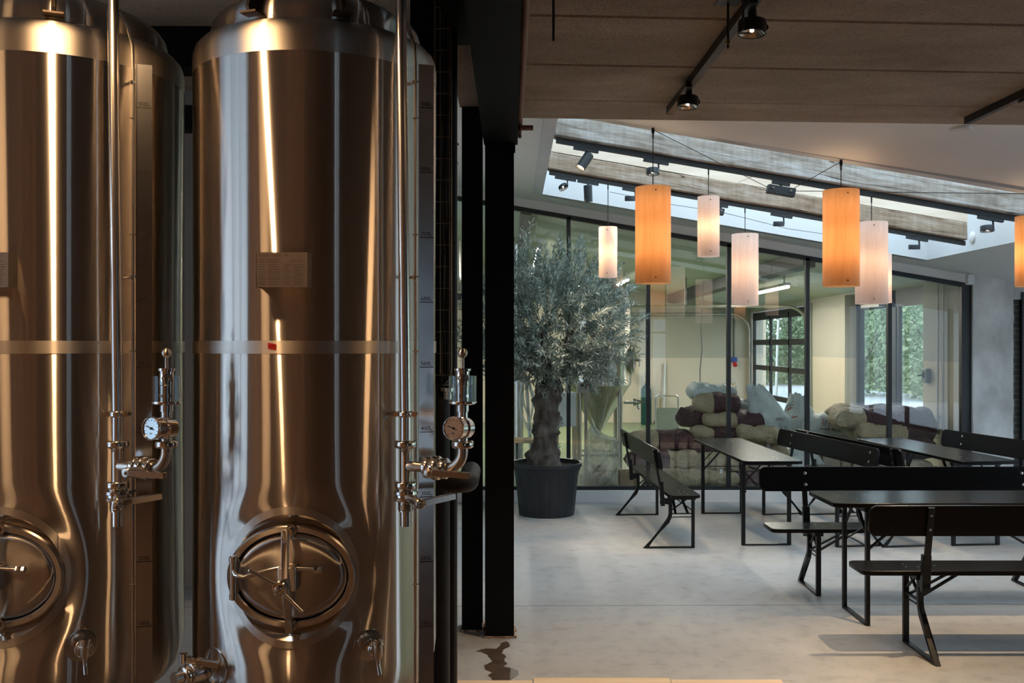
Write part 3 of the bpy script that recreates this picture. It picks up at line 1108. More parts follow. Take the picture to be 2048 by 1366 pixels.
def cyl_pt(s, z, rho=None, extra=0.0):
    # point on the cladding from arc length s and height z, with the dent round the manway ring
    q = sqrt(s * s + (z - TZ) ** 2) if rho is None else rho
    r = TR - 0.010 * exp(-((max(q, .22) - 0.22) / 0.055) ** 2) + extra
    a = s / TR
    return (r * sin(a), -r * cos(a), z)


def tank_body():
    m = MB()
    NS = 144
    half = 16                                   # hole spans +-16 segments of 2.5 degrees
    sh = 2 * pi * TR / NS * half
    zlo, zhi, rows = TZ - .30, TZ + .30, 24
    zs_mid = [zlo + (zhi - zlo) * i / rows for i in range(rows + 1)]
    prof_lo = [(0.0, .50), (.10, .505), (.22, .525), (.31, .555), (.37, .595), (.405, .64), (.419, .685), (TR, .725)]
    prof_hi = [(TR, 1.50), (TR, 1.9), (TR, 2.3), (TR, 2.70), (TR, 2.752), (.4215, 2.775), (.414, 2.797), (.400, 2.812), (.382, 2.820), (.372, 2.826),
               (.368, 2.838), (.366, 2.862), (.360, 2.884), (.345, 2.905), (.31, 2.93), (.24, 2.962), (.14, 2.985), (0.0, 2.992)]
    rows_z = [(r, z) for r, z in prof_lo] + [(TR, z) for z in zs_mid] + prof_hi
    vi = {}
    vs_ = []
    for i, (r, z) in enumerate(rows_z):
        for k in range(NS):
            a = 2 * pi * k / NS
            s = (a if a <= pi else a - 2 * pi) * TR
            if r == TR and zlo - 1e-6 <= z <= zhi + 1e-6:
                p = cyl_pt(s, z)
            else:
                p = (r * sin(a), -r * cos(a), z)
            vi[(i, k)] = len(vs_)
            vs_.append(p)
    i0 = len(prof_lo)
    i1 = i0 + rows
    fs = []
    for i in range(len(rows_z) - 1):
        for k in range(NS):
            kk = k if k < NS / 2 else k - NS
            if i0 <= i < i1 and -half <= kk < half:
                continue
            fs.append((vi[(i, k)], vi[(i, (k + 1) % NS)], vi[(i + 1, (k + 1) % NS)], vi[(i + 1, k)]))
    # boundary loop of the hole, then blend to a circle
    loop = [(i0, k % NS) for k in range(-half, half)] + [(i, half) for i in range(i0, i1)] + \
           [(i1, k % NS) for k in range(half, -half, -1)] + [(i, (-half) % NS) for i in range(i1, i0, -1)]
    N = len(loop)
    prev = [vi[q] for q in loop]
    flat = []
    for (i, k) in loop:
        kk = k if k < NS / 2 else k - NS
        flat.append((kk * 2 * pi * TR / NS, rows_z[i][1]))
    phis = [atan2(z - TZ, s) for s, z in flat]
    for st in range(1, STEPS + 1):
        t = (st / STEPS) ** 0.8
        cur = []
        for (s, z), ph in zip(flat, phis):
            cs, cz = .222 * cos(ph), TZ + .222 * sin(ph)
            cur.append(len(vs_))
            vs_.append(cyl_pt(s + (cs - s) * t, z + (cz - z) * t))
        for j in range(N):
            j2 = (j + 1) % N
            fs.append((prev[j], prev[j2], cur[j2], cur[j]))
        prev = cur
    m.add(vs_, fs)
    return m


def band(z0, z1, r, n=144):
    m = MB()
    m.lathe([(r, z0), (r, z1)], n, caps=False)
    return m


def ell(a, b, y, n=96):
    return [(a * cos(2 * pi * k / n), y, TZ + b * sin(2 * pi * k / n)) for k in range(n)]


def loft(loops, closed_last=False):
    m = MB()
    n = len(loops[0])
    vs_ = [p for l in loops for p in l]
    fs = []
    for i in range(len(loops) - 1):
        for k in range(n):
            k2 = (k + 1) % n
            fs.append((i * n + k, i * n + k2, (i + 1) * n + k2, (i + 1) * n + k))
    if closed_last:
        fs.append(tuple((len(loops) - 1) * n + k for k in range(n)))
    m.add(vs_, fs)
    return m


def ferrule(m, c, axis, r, w_):
    # rounded clamp ring
    m.lathe([(r * .86, -w_ / 2), (r * .97, -w_ / 2 + w_ * .12), (r, -w_ * .28), (r, w_ * .28), (r * .97, w_ / 2 - w_ * .12), (r * .86, w_ / 2)], 28, c, axis)


def tap(parent, az, z):
    c = Vector((TR * sin(az), -TR * cos(az), z))
    dr = Vector((sin(az), -cos(az), 0))
    tg = Vector((cos(az), sin(az), 0))
    up = Vector((0, 0, 1))
    m = MB()
    m.lathe([(.050, -.004), (.050, .003), (.046, .004), (.030, .002), (.022, .004)], 40, c, dr)
    t = m.obj('sample_valve', 'steel_polished', parent)
    m = MB()
    m.lathe([(.016, .0), (.016, .018), (.024, .020), (.026, .026), (.026, .036), (.022, .040), (.017, .042), (.017, .056)], 28, c, dr)
    m.obj('ferrule', 'steel_polished', t)
    m = MB()
    q = c + dr * .066
    m.lathe([(.013, -.022), (.015, -.018), (.015, .012), (.012, .016), (.017, .018), (.017, .032), (.012, .034)], 24, q, up)
    m.obj('valve_body', 'steel_polished', t)
    m = MB()
    m.tube([q + up * -.018, q + up * -.034, q + up * -.05 + dr * .006, q + up * -.072 + dr * .016], [.011, .0075, .0065, .0065], 16)
    m.obj('spout', 'steel_polished', t)
    m = MB()
    rr = []
    for k in range(25):
        a = 2 * pi * k / 24
        rr.append(q + up * (.0 + .026 * sin(a)) + tg * (.026 * cos(a)) - dr * .01)
    m.tube(rr, .0028, 8, False)
    m.obj('pull_ring', 'steel_polished', t)


def butterfly_handle(m, p0, p1, up=(0, 0, 1)):
    p0, p1 = Vector(p0), Vector(p1)
    d = (p1 - p0).normalized()
    side = d.cross(Vector((0, 0, 1))).normalized()
    a = p0 + d * .012
    # folded sheet lever: top web and two flanges
    m.bar(a + Vector((0, 0, .008)), p1 + Vector((0, 0, .008)), .022, .0022)
    for s_ in (-1, 1):
        m.bar(a + side * (.0105 * s_), p1 + side * (.0105 * s_), .0022, .017)


def valve_station(t, k):
    PX, PY = .356, -.355
    ax = Vector((PX, PY, 0))
    v = Vector
    Z = lambda y, d=3.045: CH - (y - HZ) * d / F
    # riser pipe from over the dome down to the bottom valve
    m = MB()
    top = 3.06
    lean = v((-.016, 0, 0))
    up_pts = [ax + v((0, 0, 1.20))] + [ax + v((0, 0, 1.56)), ax + lean + v((0, 0, top - .1))]
    arc = arc3(ax + lean + v((-.07, .07, top - .1)), v((.7071, -.7071, 0)), v((0, 0, 1)), .099, 0, pi / 2, 8)
    m.tube(up_pts + arc[1:] + [v((.08, -.08, top - .001))], .0176, 20)
    riser = m.obj('riser_pipe', 'steel_pipe', t)
    m = MB()
    z = Z(828)
    ferrule(m, ax + v((0, 0, z)), (0, 0, 1), .024, .020)
    for s_ in (-1, 1):
        m.cyl(ax + v((.030 * s_, -.014, z)), ax + v((.030 * s_, .014, z)), .0085, n=12)
        m.bar(ax + v((.018 * s_, 0, z)), ax + v((.034 * s_, 0, z)), .016, .014)
    m.tube([ax + v((-.02, .0, z)), v((.29, -.305, z))], .008, 10)
    m.obj('pipe_clamp', 'steel_polished', t)
    m = MB()
    ferrule(m, ax + v((0, 0, Z(888))), (0, 0, 1), .0355, .024)
    m.cyl(ax + v((0, 0, Z(897))), ax + v((0, 0, Z(903))), .021, .019)
    m.obj('union', 'steel_polished', t)
    # tee and branch
    e = v((.543, -.438, 0))
    bd = (e - ax)
    L = bd.length
    bd.normalize()
    zb = 1.392
    m = MB()
    m.cyl(ax + v((0, 0, 1.31)), ax + v((0, 0, Z(903))), .0188)
    m.cyl(ax + v((0, 0, zb)), ax + bd * .075 + v((0, 0, zb)), .0165)
    m.obj('tee', 'steel_satin', t)
    m = MB()
    ferrule(m, ax + v((0, 0, Z(970))), (0, 0, 1), .035, .026)
    m.obj('union', 'steel_polished', t)
    # bottom butterfly valve
    m = MB()
    zz = Z(991)
    m.lathe([(.026, .024), (.030, .018), (.038, .015), (.039, .006), (.034, .003), (.034, -.003), (.039, -.006), (.038, -.015), (.029, -.018), (.026, -.022)], 32, ax + v((0, 0, zz)))
    for i in range(5):
        m.lathe([(.0225, -.024 - i * .0045), (.0255, -.0262 - i * .0045), (.0225, -.0285 - i * .0045)], 28, ax + v((0, 0, zz)))
    m.cyl(ax + v((0, 0, zz - .02)), ax + v((0, 0, zz - .05)), .0225)
    bv = m.obj('butterfly_valve', 'steel_polished', t)
    p = v((.4165, -.50, zz - .002))
    hd = (p - (ax + v((0, 0, zz - .002)))).normalized()
    m = MB()
    m.cyl(ax + v((0, 0, zz - .002)) + hd * .03, p + hd * .004, .0135, n=18)
    m.lathe([(.016, -.006), (.0165, .004), (.013, .008), (.006, .009), (.006, .013), (.003, .014)], 20, p, hd)
    m.obj('pivot', 'steel_satin', bv)
    m = MB()
    butterfly_handle(m, p, v((.512, -.405, zz + .006)))
    m.obj('valve_lever', 'steel_satin', bv, 20)
    # branch valve: three clamp rings and body
    m = MB()
    for off, r, w_ in ((.083, .0345, .024), (.112, .038, .026), (.140, .0335, .024)):
        ferrule(m, ax + bd * off + v((0, 0, zb)), bd, r, w_)
    m.cyl(ax + bd * .07 + v((0, 0, zb)), ax + bd * .155 + v((0, 0, zb)), .026)
    bv = m.obj('butterfly_valve', 'steel_polished', t)
    p = v((.443, -.497, zb - .002))
    hd = v((-.35, -.93, 0)).normalized()
    m = MB()
    m.cyl(p - hd * .085, p + hd * .004, .0135, n=18)
    m.lathe([(.016, -.006), (.0165, .004), (.013, .008), (.006, .009), (.006, .013), (.003, .014)], 20, p, hd)
    m.obj('pivot', 'steel_satin', bv)
    m = MB()
    butterfly_handle(m, p, v((.567, -.52, zb - .008)))
    m.obj('valve_lever', 'steel_satin', bv, 20)
    # elbow
    m = MB()
    R_ = .058
    zc = zb + R_
    pts = [ax + bd * .15 + v((0, 0, zb))] + arc3(e - bd * R_ + v((0, 0, zc)), v((0, 0, -1)), bd, R_, 0, pi / 2, 10) + [e + v((0, 0, 1.468))]
    m.tube(pts, .0172, 20)
    m.obj('elbow', 'steel_satin', t)
    m = MB()
    ferrule(m, e + v((0, 0, 1.471)), (0, 0, 1), .0345, .023)
    m.obj('union', 'steel_polished', t)
    m = MB()
    m.lathe([(.0165, 1.475), (.0165, 1.572), (.0195, 1.573), (.0195, 1.592)], 24, e)
    m.obj('gauge_tee', 'steel_pipe', t)
    # pressure gauge, dial towards the aisle
    gc = v((.520, -.497, 1.525))
    gd_ = v((-.40, -.90, 0.06)).normalized()
    m = MB()
    back = gc - gd_ * .062
    m.lathe([(.020, -.020), (.033, -.016), (.034, .006), (.034, .016), (.027, .02), (.027, .03)], 32, back, gd_)
    m.lathe([(.030, -.030), (.0345, -.027), (.0345, -.002), (.0365, .0), (.0372, .003), (.0365, .006), (.0325, .0075), (.0315, .003)], 36, gc, gd_)
    g = m.obj('pressure_gauge', 'steel_polished', t)
    m = MB()
    m.lathe([(.0, .0028), (.0318, .0028)], 36, gc, gd_, caps=False)
    m.obj('dial', 'dial_face', g, 0)
    q = gd_.to_track_quat('Z', 'Y').to_matrix()
    sd, ud = v((0, 0, 1)).cross(gd_).normalized(), None
    ud = gd_.cross(sd).normalized()
    m = MB()
    for i in range(11):
        a = radians(225 - 27 * i)
        d_ = sd * cos(a) + ud * sin(a)
        m.bar(gc + gd_ * .0036 + d_ * .024, gc + gd_ * .0036 + d_ * .0275, .0012, .0006, gd_)
    vs_, fs = text_geo('bar', .008)
    m.add([gc + gd_ * .0036 + sd * p_.x + ud * (p_.y - .015) for p_ in vs_], fs)
    m.obj('scale_marks', 'ink', g, 0, fix=False)
    m = MB()
    a = radians(160)
    d_ = sd * cos(a) + ud * sin(a)
    m.bar(gc + gd_ * .0042 - d_ * .012, gc + gd_ * .0042 + d_ * .022, .0022, .001, gd_)
    m.cyl(gc + gd_ * .003, gc + gd_ * .006, .004, n=12)
    m.obj('needle', 'ink', g, 0)
    m = MB()
    m.lathe([(.0, .0062), (.0320, .0062)], 36, gc, gd_, caps=False)
    m.obj('lens', 'gauge_lens', g, 0, fix=False)
    # pressure relief valve with glass cylinder
    zr = 1.592
    m = MB()
    m.lathe([(.020, 0), (.036, .002), (.044, .006), (.045, .010), (.044, .013), (.021, .014), (.021, .062), (.0225, .064), (.0225, .084), (.0215, .086), (.0215, .106),
             (.0255, .107), (.0265, .110), (.0255, .115), (.006, .116)], 32, e + v((0, 0, zr)))
    for i in range(6):
        a = 2 * pi * i / 6 + .3
        m.lathe([(.0045, 0), (.0055, .0012), (.0035, .0012)], 12, e + v((.021 * cos(a), .021 * sin(a), zr + .03)), (cos(a), sin(a), 0))
    rv = m.obj('relief_valve', 'steel_polished', t)
    m = MB()
    m.lathe([(.0052, zr + .114), (.0052, zr + .150)], 14, e)
    m.ball(e + v((0, 0, zr + .163)), .0158, 28, 16)
    m.obj('knob', 'steel_satin', rv)
    m = MB()
    m.lathe([(.0405, zr + .010), (.043, zr + .010), (.043, zr + .092), (.0405, zr + .092), (.0405, zr + .010)], 40, e, caps=False)
    m.obj('glass_cylinder', 'sight_glass', rv)


def make_tank(x, label, tape, lock):
    t = empty('fermentation_tank', (x, 3.40, 0), 0, label, 'brewing tank', 'stainless tanks in the brewery hall')
    tank_body().obj('shell', 'steel_shell', t, 40)
    m = band(TZ + .704, TZ + .745, TR + .0012)
    m.obj('weld_band', 'steel_band', t)
    m = band(2.705, 2.752, TR + .0012)
    m.lathe([(TR + .0012, 2.752), (.4227, 2.775), (.4152, 2.798), (.4012, 2.8132)], 144, caps=False)
    m.obj('shoulder_band', 'steel_band', t)
    # manway
    N = 96
    ring = []
    for rho in (.2235, .199):
        ring.append([cyl_pt(rho * cos(2 * pi * k / N), TZ + rho * sin(2 * pi * k / N), .222, .0015) for k in range(N)])
    loft(ring).obj('weld_ring', 'steel_band', t)
    e2 = [cyl_pt(.199 * cos(2 * pi * k / N), TZ + .199 * sin(2 * pi * k / N), .222, .0015) for k in range(N)]
    fl = ell(.2005, .1615, -.378)
    mids = []
    for q in (.12, .5, .88):
        mids.append([tuple(Vector(e2[k]).lerp(Vector(fl[k]), q)) for k in range(N)])
    loft([e2] + mids + [fl]).obj('recess', 'steel_mirror', t)
    man = loft([ell(.2, .161, -.352), ell(.204, .165, -.366), ell(.203, .164, -.376), ell(.198, .159, -.381), ell(.183, .144, -.381), ell(.180, .141, -.377), ell(.1795, .1405, -.350)]).obj('manway_flange', 'steel_satin', t)
    man.location = (0, -.024, 0)
    loops = []
    for q in (1.0, .985, .96, .92, .85, .75, .6, .45, .3, .15, .03):
        dp = -.364 - .012 * sqrt(max(0, 1 - max(0, (q - .90) / .10) ** 2)) - .020 * (1 - q * q)
        loops.append(ell(.1765 * q, .1375 * q, dp))
    lid = loft(loops, True).obj('manway_lid', 'steel_satin', t)
    lid.location = (0, -.024, 0)
    # locking yoke, star handle, hinge arm
    m = MB()
    y = -.452
    m.bar((-.008, -.425, TZ + .158), (-.002, y, TZ + .01), .022, .013, (0, -1, 0))
    m.bar((-.002, y, TZ + .01), (.006, -.425, TZ - .162), .022, .013, (0, -1, 0))
    m.obj('yoke_bar', 'steel_satin', lid, 20, bevel=.002)
    for s_ in (-1, 1):
        m = MB()
        z = TZ + .150 * s_
        m.cyl((.004, -.376, z), (.004, -.428, z), .0115, n=16)
        m.lathe([(.018, 0), (.018, .006), (.012, .008)], 20, (.004, -.380, z), (0, -1, 0))
        m.obj('stud', 'steel_polished', lid)
    m = MB()
    m.box((-.026, -.450, TZ - .03), (.030, -.385, TZ + .046))
    m.obj('hinge_block', 'steel_satin', lid, 20, bevel=.004)
    m = MB()
    hx, hz = -.172, TZ + .022
    arm = [(hx, -.415, hz + .008), (hx + .012, -.432, hz - .004), (hx + .04, -.440, hz - .008), (hx + .08, -.438, hz + .002), (hx + .12, -.432, hz + .012), (-.02, -.428, hz + .018), (.088, -.424, hz + .012)]
    m.tube(arm, .0075, 14)
    m.lathe([(.008, 0), (.012, .002), (.012, .014), (.010, .018), (.012, .020), (.012, .028), (.004, .032)], 6, (.078, -.4245, hz + .0125), (1, .04, -.05))
    m.obj('hinge_arm', 'steel_polished', lid)
    m = MB()
    m.lathe([(.010, -.085), (.0125, -.083), (.0125, -.068), (.0105, -.067), (.0105, .032), (.0130, .034), (.0130, .048), (.008, .052)], 22, (hx, -.415, hz))
    m.box((hx - .008, -.415, hz - .07), (hx + .008, -.37, hz + .04))
    m.obj('hinge_post', 'steel_polished', lid)
    m = MB()
    hc = Vector((-.012, -.478, TZ - .010))
    m.lathe([(.020, -.028), (.0235, -.024), (.0235, .008), (.020, .012), (.013, .013), (.013, .008), (.010, .008), (.010, .020), (.004, .023)], 26, hc, (0, -1, 0))
    for a, b in (((-.012, -.484, .012), (-.088, -.494, .058)), ((.013, -.484, -.014), (.072, -.494, -.068))):
        p0, p1 = hc + Vector((a[0], a[1] + .478, a[2])), hc + Vector((b[0], b[1] + .478, b[2]))
        m.tube([p0, p1, p1 + (p1 - p0).normalized() * .003], [.0062, .0062, .004], 14)
    m.obj('star_handle', 'steel_polished', lid)
    # name plate on stand-off brackets
    m = MB()
    pc = Vector((-.012, -.470, 1.5 + .512))
    m.box((pc.x - .080, pc.y, pc.z - .054), (pc.x + .080, pc.y + .0018, pc.z + .054))
    for s_ in (-1, 1):
        m.bar((pc.x + .0795 * s_, pc.y, pc.z), (pc.x + .0795 * s_, -.412, pc.z), .0018, .108)
    pl = m.obj('name_plate', 'steel_plate', t, 0)
    m = MB()

    def plate_text(s, x_, z_, sz):
        vs_, fs = text_geo(s, sz, 'LEFT')
        m.add([(pc.x + x_ + p_.x, pc.y - .0004, pc.z + z_ + p_.y) for p_ in vs_], fs)
    plate_text('CE 0035   PI 0.345  1881', -.074, .044, .0095)
    plate_text('ZYPCOM', .024, .0265, .0095)
    rnd = random.Random(5)
    for i in range(11):
        z_ = .031 - i * .0075
        for xa, xb in ((-.074, -.050), (-.042, -.006)):
            m.box((pc.x + xa, pc.y - .0004, pc.z + z_ - .0011), (pc.x + xb - rnd.uniform(0, .006), pc.y, pc.z + z_ + .0011))
        if i > 1:
            for xa, xb in ((.006, .028), (.036, .068)):
                m.box((pc.x + xa, pc.y - .0004, pc.z + z_ - .0011), (pc.x + xb - rnd.uniform(0, .008), pc.y, pc.z + z_ + .0011))
    m.obj('engraving', 'engraving', pl, 0, fix=False)
    # level gauge: flat scale with sight tube
    lx, ly = .417, -.293
    m = MB()
    m.box((-.0245, 0, .50), (.0245, .003, 2.697))
    m.bar((-.0245, .0015, .50), (-.0245, .0015, 2.697), .003, .012, (0, 1, 0))
    sc = m.obj('level_scale', 'steel_scale', t, 0)
    sc.location = (lx, ly, 0)
    sc.rotation_euler = (0, 0, radians(17))
    Zl = lambda yy: CH + (HZ - yy) * 3.107 / F
    for i in range(9):
        m = MB()
        zv = Zl(1253 - 129.7 * i)
        m.box((-.0235, -.0006, zv - .0013), (.0235, 0, zv + .0013))
        vs_, fs = text_geo('%d00L' % (i + 1), .0185)
        m.add([(p_.x, -.0006, zv + .011 + p_.y) for p_ in vs_], fs)
        m.obj('graduation_mark', 'ink', sc, 0, fix=False)
    m = MB()
    sxx = lx - .036
    pts = [(sxx, ly - .002, .46), (sxx, ly - .002, 2.70), (sxx - .004, ly + .004, 2.76), (sxx - .03, ly + .03, 2.83), (.30, -.20, 2.895), (.24, -.15, 2.945), (.20, -.12, 3.0)]
    m.tube(pts, .0055, 10)
    m.obj('sight_tube', 'steel_pipe', t)
    for zv in (2.637, 2.0, 1.30, .565):
        m = MB()
        m.tube([(.335, -.262, zv), (lx - .03, ly - .002, zv + .004)], .005, 8)
        m.cyl((lx - .040, ly - .004, zv - .006), (lx - .040, ly - .004, zv + .006), .0065, n=10)
        m.obj('scale_bracket', 'steel_polished', t)
    for i in range(6):
        m = MB()
        zv = .62 + i * .38
        m.bar((sxx - .008, ly - .008, zv), (sxx + .012, ly - .008, zv), .003, .004)
        m.obj('tube_clip', 'steel_polished', t)
    valve_station(t, 0)
    tap(t, radians(34), .817)
    # conical bottom port with butterfly valve to the left
    az = radians(-38)
    dr = Vector((sin(az), -cos(az), 0))
    c = Vector((TR * sin(az), -TR * cos(az), .742))
    m = MB()
    m.lathe([(.062, -.012), (.062, .001), (.058, .002), (.034, -.022), (.021, -.024), (.021, .035)], 40, c, dr, caps=False)
    pt = m.obj('outlet_port', 'steel_polished', t)
    m = MB()
    ferrule(m, c + dr * .040, dr, .032, .022)
    m.lathe([(.026, .05), (.036, .054), (.037, .075), (.036, .096), (.026, .10)], 30, c, dr)
    ferrule(m, c + dr * .110, dr, .032, .020)
    m.cyl(c + dr * .118, c + dr * .15, .02)
    m.cyl(c + dr * .075, c + dr * .075 + Vector((0, 0, .052)), .012, n=16)
    ov = m.obj('butterfly_valve', 'steel_polished', pt)
    m = MB()
    pv = c + dr * .075 + Vector((0, 0, .046)) + Vector((-.035, 0, 0))
    butterfly_handle(m, pv, pv + Vector((.112, .0, -.022)))
    m.cyl(pv + Vector((.0, 0, -.012)), pv + Vector((0, 0, .016)), .013, n=16)
    m.obj('valve_lever', 'steel_satin', ov, 20)
    # lifting lugs on the dome
    for a in ((radians(-20), radians(23))):
        p = Vector((.355 * sin(a), -.355 * cos(a), 2.84))
        out_ = Vector((sin(a), -cos(a), 0))
        tg = Vector((cos(a), sin(a), 0))
        m = MB()
        m.prism([(-.004, 0), (.055, .0), (.062, .014), (.01, .16), (-.05, .19), (-.06, .02)], lambda u, w__, q: p + out_ * u + Vector((0, 0, w__)) + tg * q, -.006, .006)
        m.prism([(-.004, -.004), (.060, -.004), (.060, .002), (-.004, .002)], lambda u, w__, q: p + out_ * u + Vector((0, 0, w__)) + tg * q, -.03, .03)
        m.obj('lifting_lug', 'steel_dark', t, 0)
    # legs
    for i in range(4):
        a = pi / 4 + i * pi / 2
        m = MB()
        m.cyl((.30 * cos(a), .30 * sin(a), .016), (.30 * cos(a), .30 * sin(a), .60), .03, n=20)
        m.lathe([(.05, 0), (.05, .01), (.032, .018)], 20, (.30 * cos(a), .30 * sin(a), 0))
        m.obj('leg', 'steel_satin', t)
    if tape:
        m = MB()
        tz = TZ + .727
        s0 = -.0555
        vs_ = []
        for i in range(7):
            s = s0 - .0135 + .027 * i / 6
            tilt = -.0022 * (i - 3) / 3
            for z_ in (-.0095, .0095):
                a = s / TR
                r = TR + .0022 + (.0006 if i in (1, 2) else 0)
                vs_.append((r * sin(a), -r * cos(a), tz + z_ + tilt))
        m.add(vs_, [(2 * i, 2 * i + 2, 2 * i + 3, 2 * i + 1) for i in range(6)])
        tp = m.obj('tape_label', 'red_tape', t, 60)
        tp['label'] = 'red tape label on the weld band'
        m = MB()
        vs_, fs = text_geo('ATOV', .0095)
        m.add([((TR + .0034) * sin((s0 + .001 + p_.x) / TR), -(TR + .0034) * cos((s0 + .001 + p_.x) / TR), tz - .0005 + p_.y) for p_ in vs_], fs)
        m.obj('handwriting', 'ink', tp, 0, fix=False)
    return t


mottled('steel_mirror', (0.60, 0.53, 0.45), (0.68, 0.60, 0.51), 0.15, 1.0, 6)
mottled('steel_dark', (0.06, 0.045, 0.035), (0.10, 0.075, 0.055), 0.5, 0.8, 12)
mottled('engraving', (0.10, 0.07, 0.05), (0.13, 0.09, 0.065), 0.6, 0.3, 12)
TXR = -0.697
make_tank(TXR, 'stainless steel tank with a red tape label on its weld band', True, 0)
make_tank(TXR - .923, 'stainless steel tank cut off by the left edge of the photo, without red tape', False, 0)

# =============================================================== PIPES AND CABLE TRAY BEHIND THE RIGHT TANK
t = empty('cable_tray', (-.305, 4.30, 0), 0, 'vertical wire mesh cable tray filled with dark cables, right of the tanks', 'cable tray')
m = MB()
zt = CH - 60 * 4.3 / F
for x in (-.045, -.02, .022, .030):
    pts = [(x, 0 if x < .03 else .03, 3.66), (x, 0 if x < .03 else .03, zt)]
    m.tube(pts, .0022, 6)
for x, y in ((.030, .0), (-.045, .04)):
    m.tube([(x, y, 3.66), (x, y, zt + .03), (x - .01, y, zt - .02), (x - .035 if x > 0 else x, y, zt - .05)], .0024, 6)
z = zt
while z < 3.6:
    m.tube([(-.045, .05, z), (-.045, 0, z), (.030, 0, z), (.030, .05, z)], .002, 6)
    z += .098
m.obj('wire_mesh', 'wire_steel', t)
rnd = random.Random(11)
for i in range(7):
    m = MB()
    x = -.014 + .0058 * i
    ph = rnd.uniform(0, 6)
    m.tube([(x + .005 * sin(q * .9 + ph), .022 + .008 * cos(q * .7 + ph), 3.66 - q * .125) for q in range(17)] + [(x - .006, .03, zt - .02), (x - .02, .045, zt - .07)], .0048, 8)
    m.obj('cable', 'cable_grey' if i in (1, 4) else 'black_rubber', t)
t = empty('insulated_pipe', (-.318, 4.18, 0), 0, 'thick black insulated pipe rising from the floor beside the right tank', 'pipe')
m = MB()
zt2 = CH - 108 * 4.18 / F
m.tube([(0, 0, 0), (0, 0, zt2 - .05)] + arc3((0, .07, zt2 - .05), (0, -1, 0), (0, 0, 1), .07, 0, pi / 2, 8) + [(0, .35, zt2 + .02)], .045, 20)
m.obj('vertical_run', 'black_rubber', t)
m = MB()
ze = CH - (965 - 690) * 4.18 / F
m.tube([(.0, .0, ze), (.08, 0, ze)] + arc3((.075, .05, ze), (0, -1, 0), (1, 0, 0), .05, .2, pi / 2, 6) + [(.125, .30, ze + .01)], .046, 20)
m.obj('branch', 'black_rubber', t)
m = MB()
m.lathe([(.02, 0), (.02, .03), (.03, .035), (.03, .05), (.012, .06)], 16, (.035, -.02, zt2 + .0))
m.tube([(.035, -.02, zt2 + .05), (.055, -.02, zt2 + .06), (.07, -.02, zt2 + .02)], .008, 10)
m.obj('vent_valve', 'steel_polished', t)
m = MB()
m.lathe([(.012, .03), (.012, .06), (.022, .062), (.022, .08), (.010, .085)], 16, (.0, -.05, 0))
m.box((-.02, -.06, 0), (.02, -.04, .035))
m.obj('floor_bracket', 'steel_polished', t)
t = MB()
t.tube([(-.284, 4.52, 0), (-.284, 4.52, 3.66)], .024, 16)
tag(t.obj('conduit', 'black_rubber'), 'thin full-height black conduit left of the steel columns', 'pipe')

# copper-brown pipe along the right side of the steel beam
m = MB()
m.tube([(.062, -1.0, 3.115), (.058, 3.0, 3.112), (.046, 5.60, 3.105), (.046, 5.63, 3.09), (.046, 5.64, 3.06)], .017, 14)
p = m.obj('service_pipe', 'copper_brown')
tag(p, 'brown painted pipe running along the black steel beam', 'pipe')
m = MB()
m.cyl((.046, 5.60, 3.06), (.125, 5.60, 3.06), .016, n=14)
m.tube(arc3((.046, 5.61, 3.02), (0, 1, 0), (0, 0, 1), .025, -.5, 2.5, 6), .010, 8)
m.obj('end_tee', 'copper_brown', p)

# wire basket with cables hanging left of the columns
t = empty('wire_basket', (-.40, 6.15, 2.92), 0, 'small black wire basket tray with hanging cables beside the concrete block', 'cable tray')
m = MB()
for k in range(5):
    q = k / 4
    m.tube([(-.035 + .03 * q, 0, .48 - .0 * q), (-.03 + .035 * q, 0, .20), (.02 + .02 * q, 0, .02 + .03 * (1 - q))], .003, 6)
for z, xa, xb in ((.46, -.035, .0), (.38, -.034, .005), (.30, -.033, .008), (.22, -.03, .02), (.13, -.015, .035), (.05, .01, .045)):
    m.tube([(xa, 0, z), (xb, 0, z), (xb, .12, z)], .0028, 6)
m.obj('wire_mesh', 'black_metal', t)
for i in range(3):
    m = MB()
    m.tube([(-.02 + .008 * i, .03, .5), (-.02 + .01 * i, .03, .3), (-.015 + .012 * i, .03, .22), (.02 + .01 * i, .03, .16 + .01 * i), (.05, .06, .17)], .005, 8)
    m.obj('cable', 'cable_grey', t)

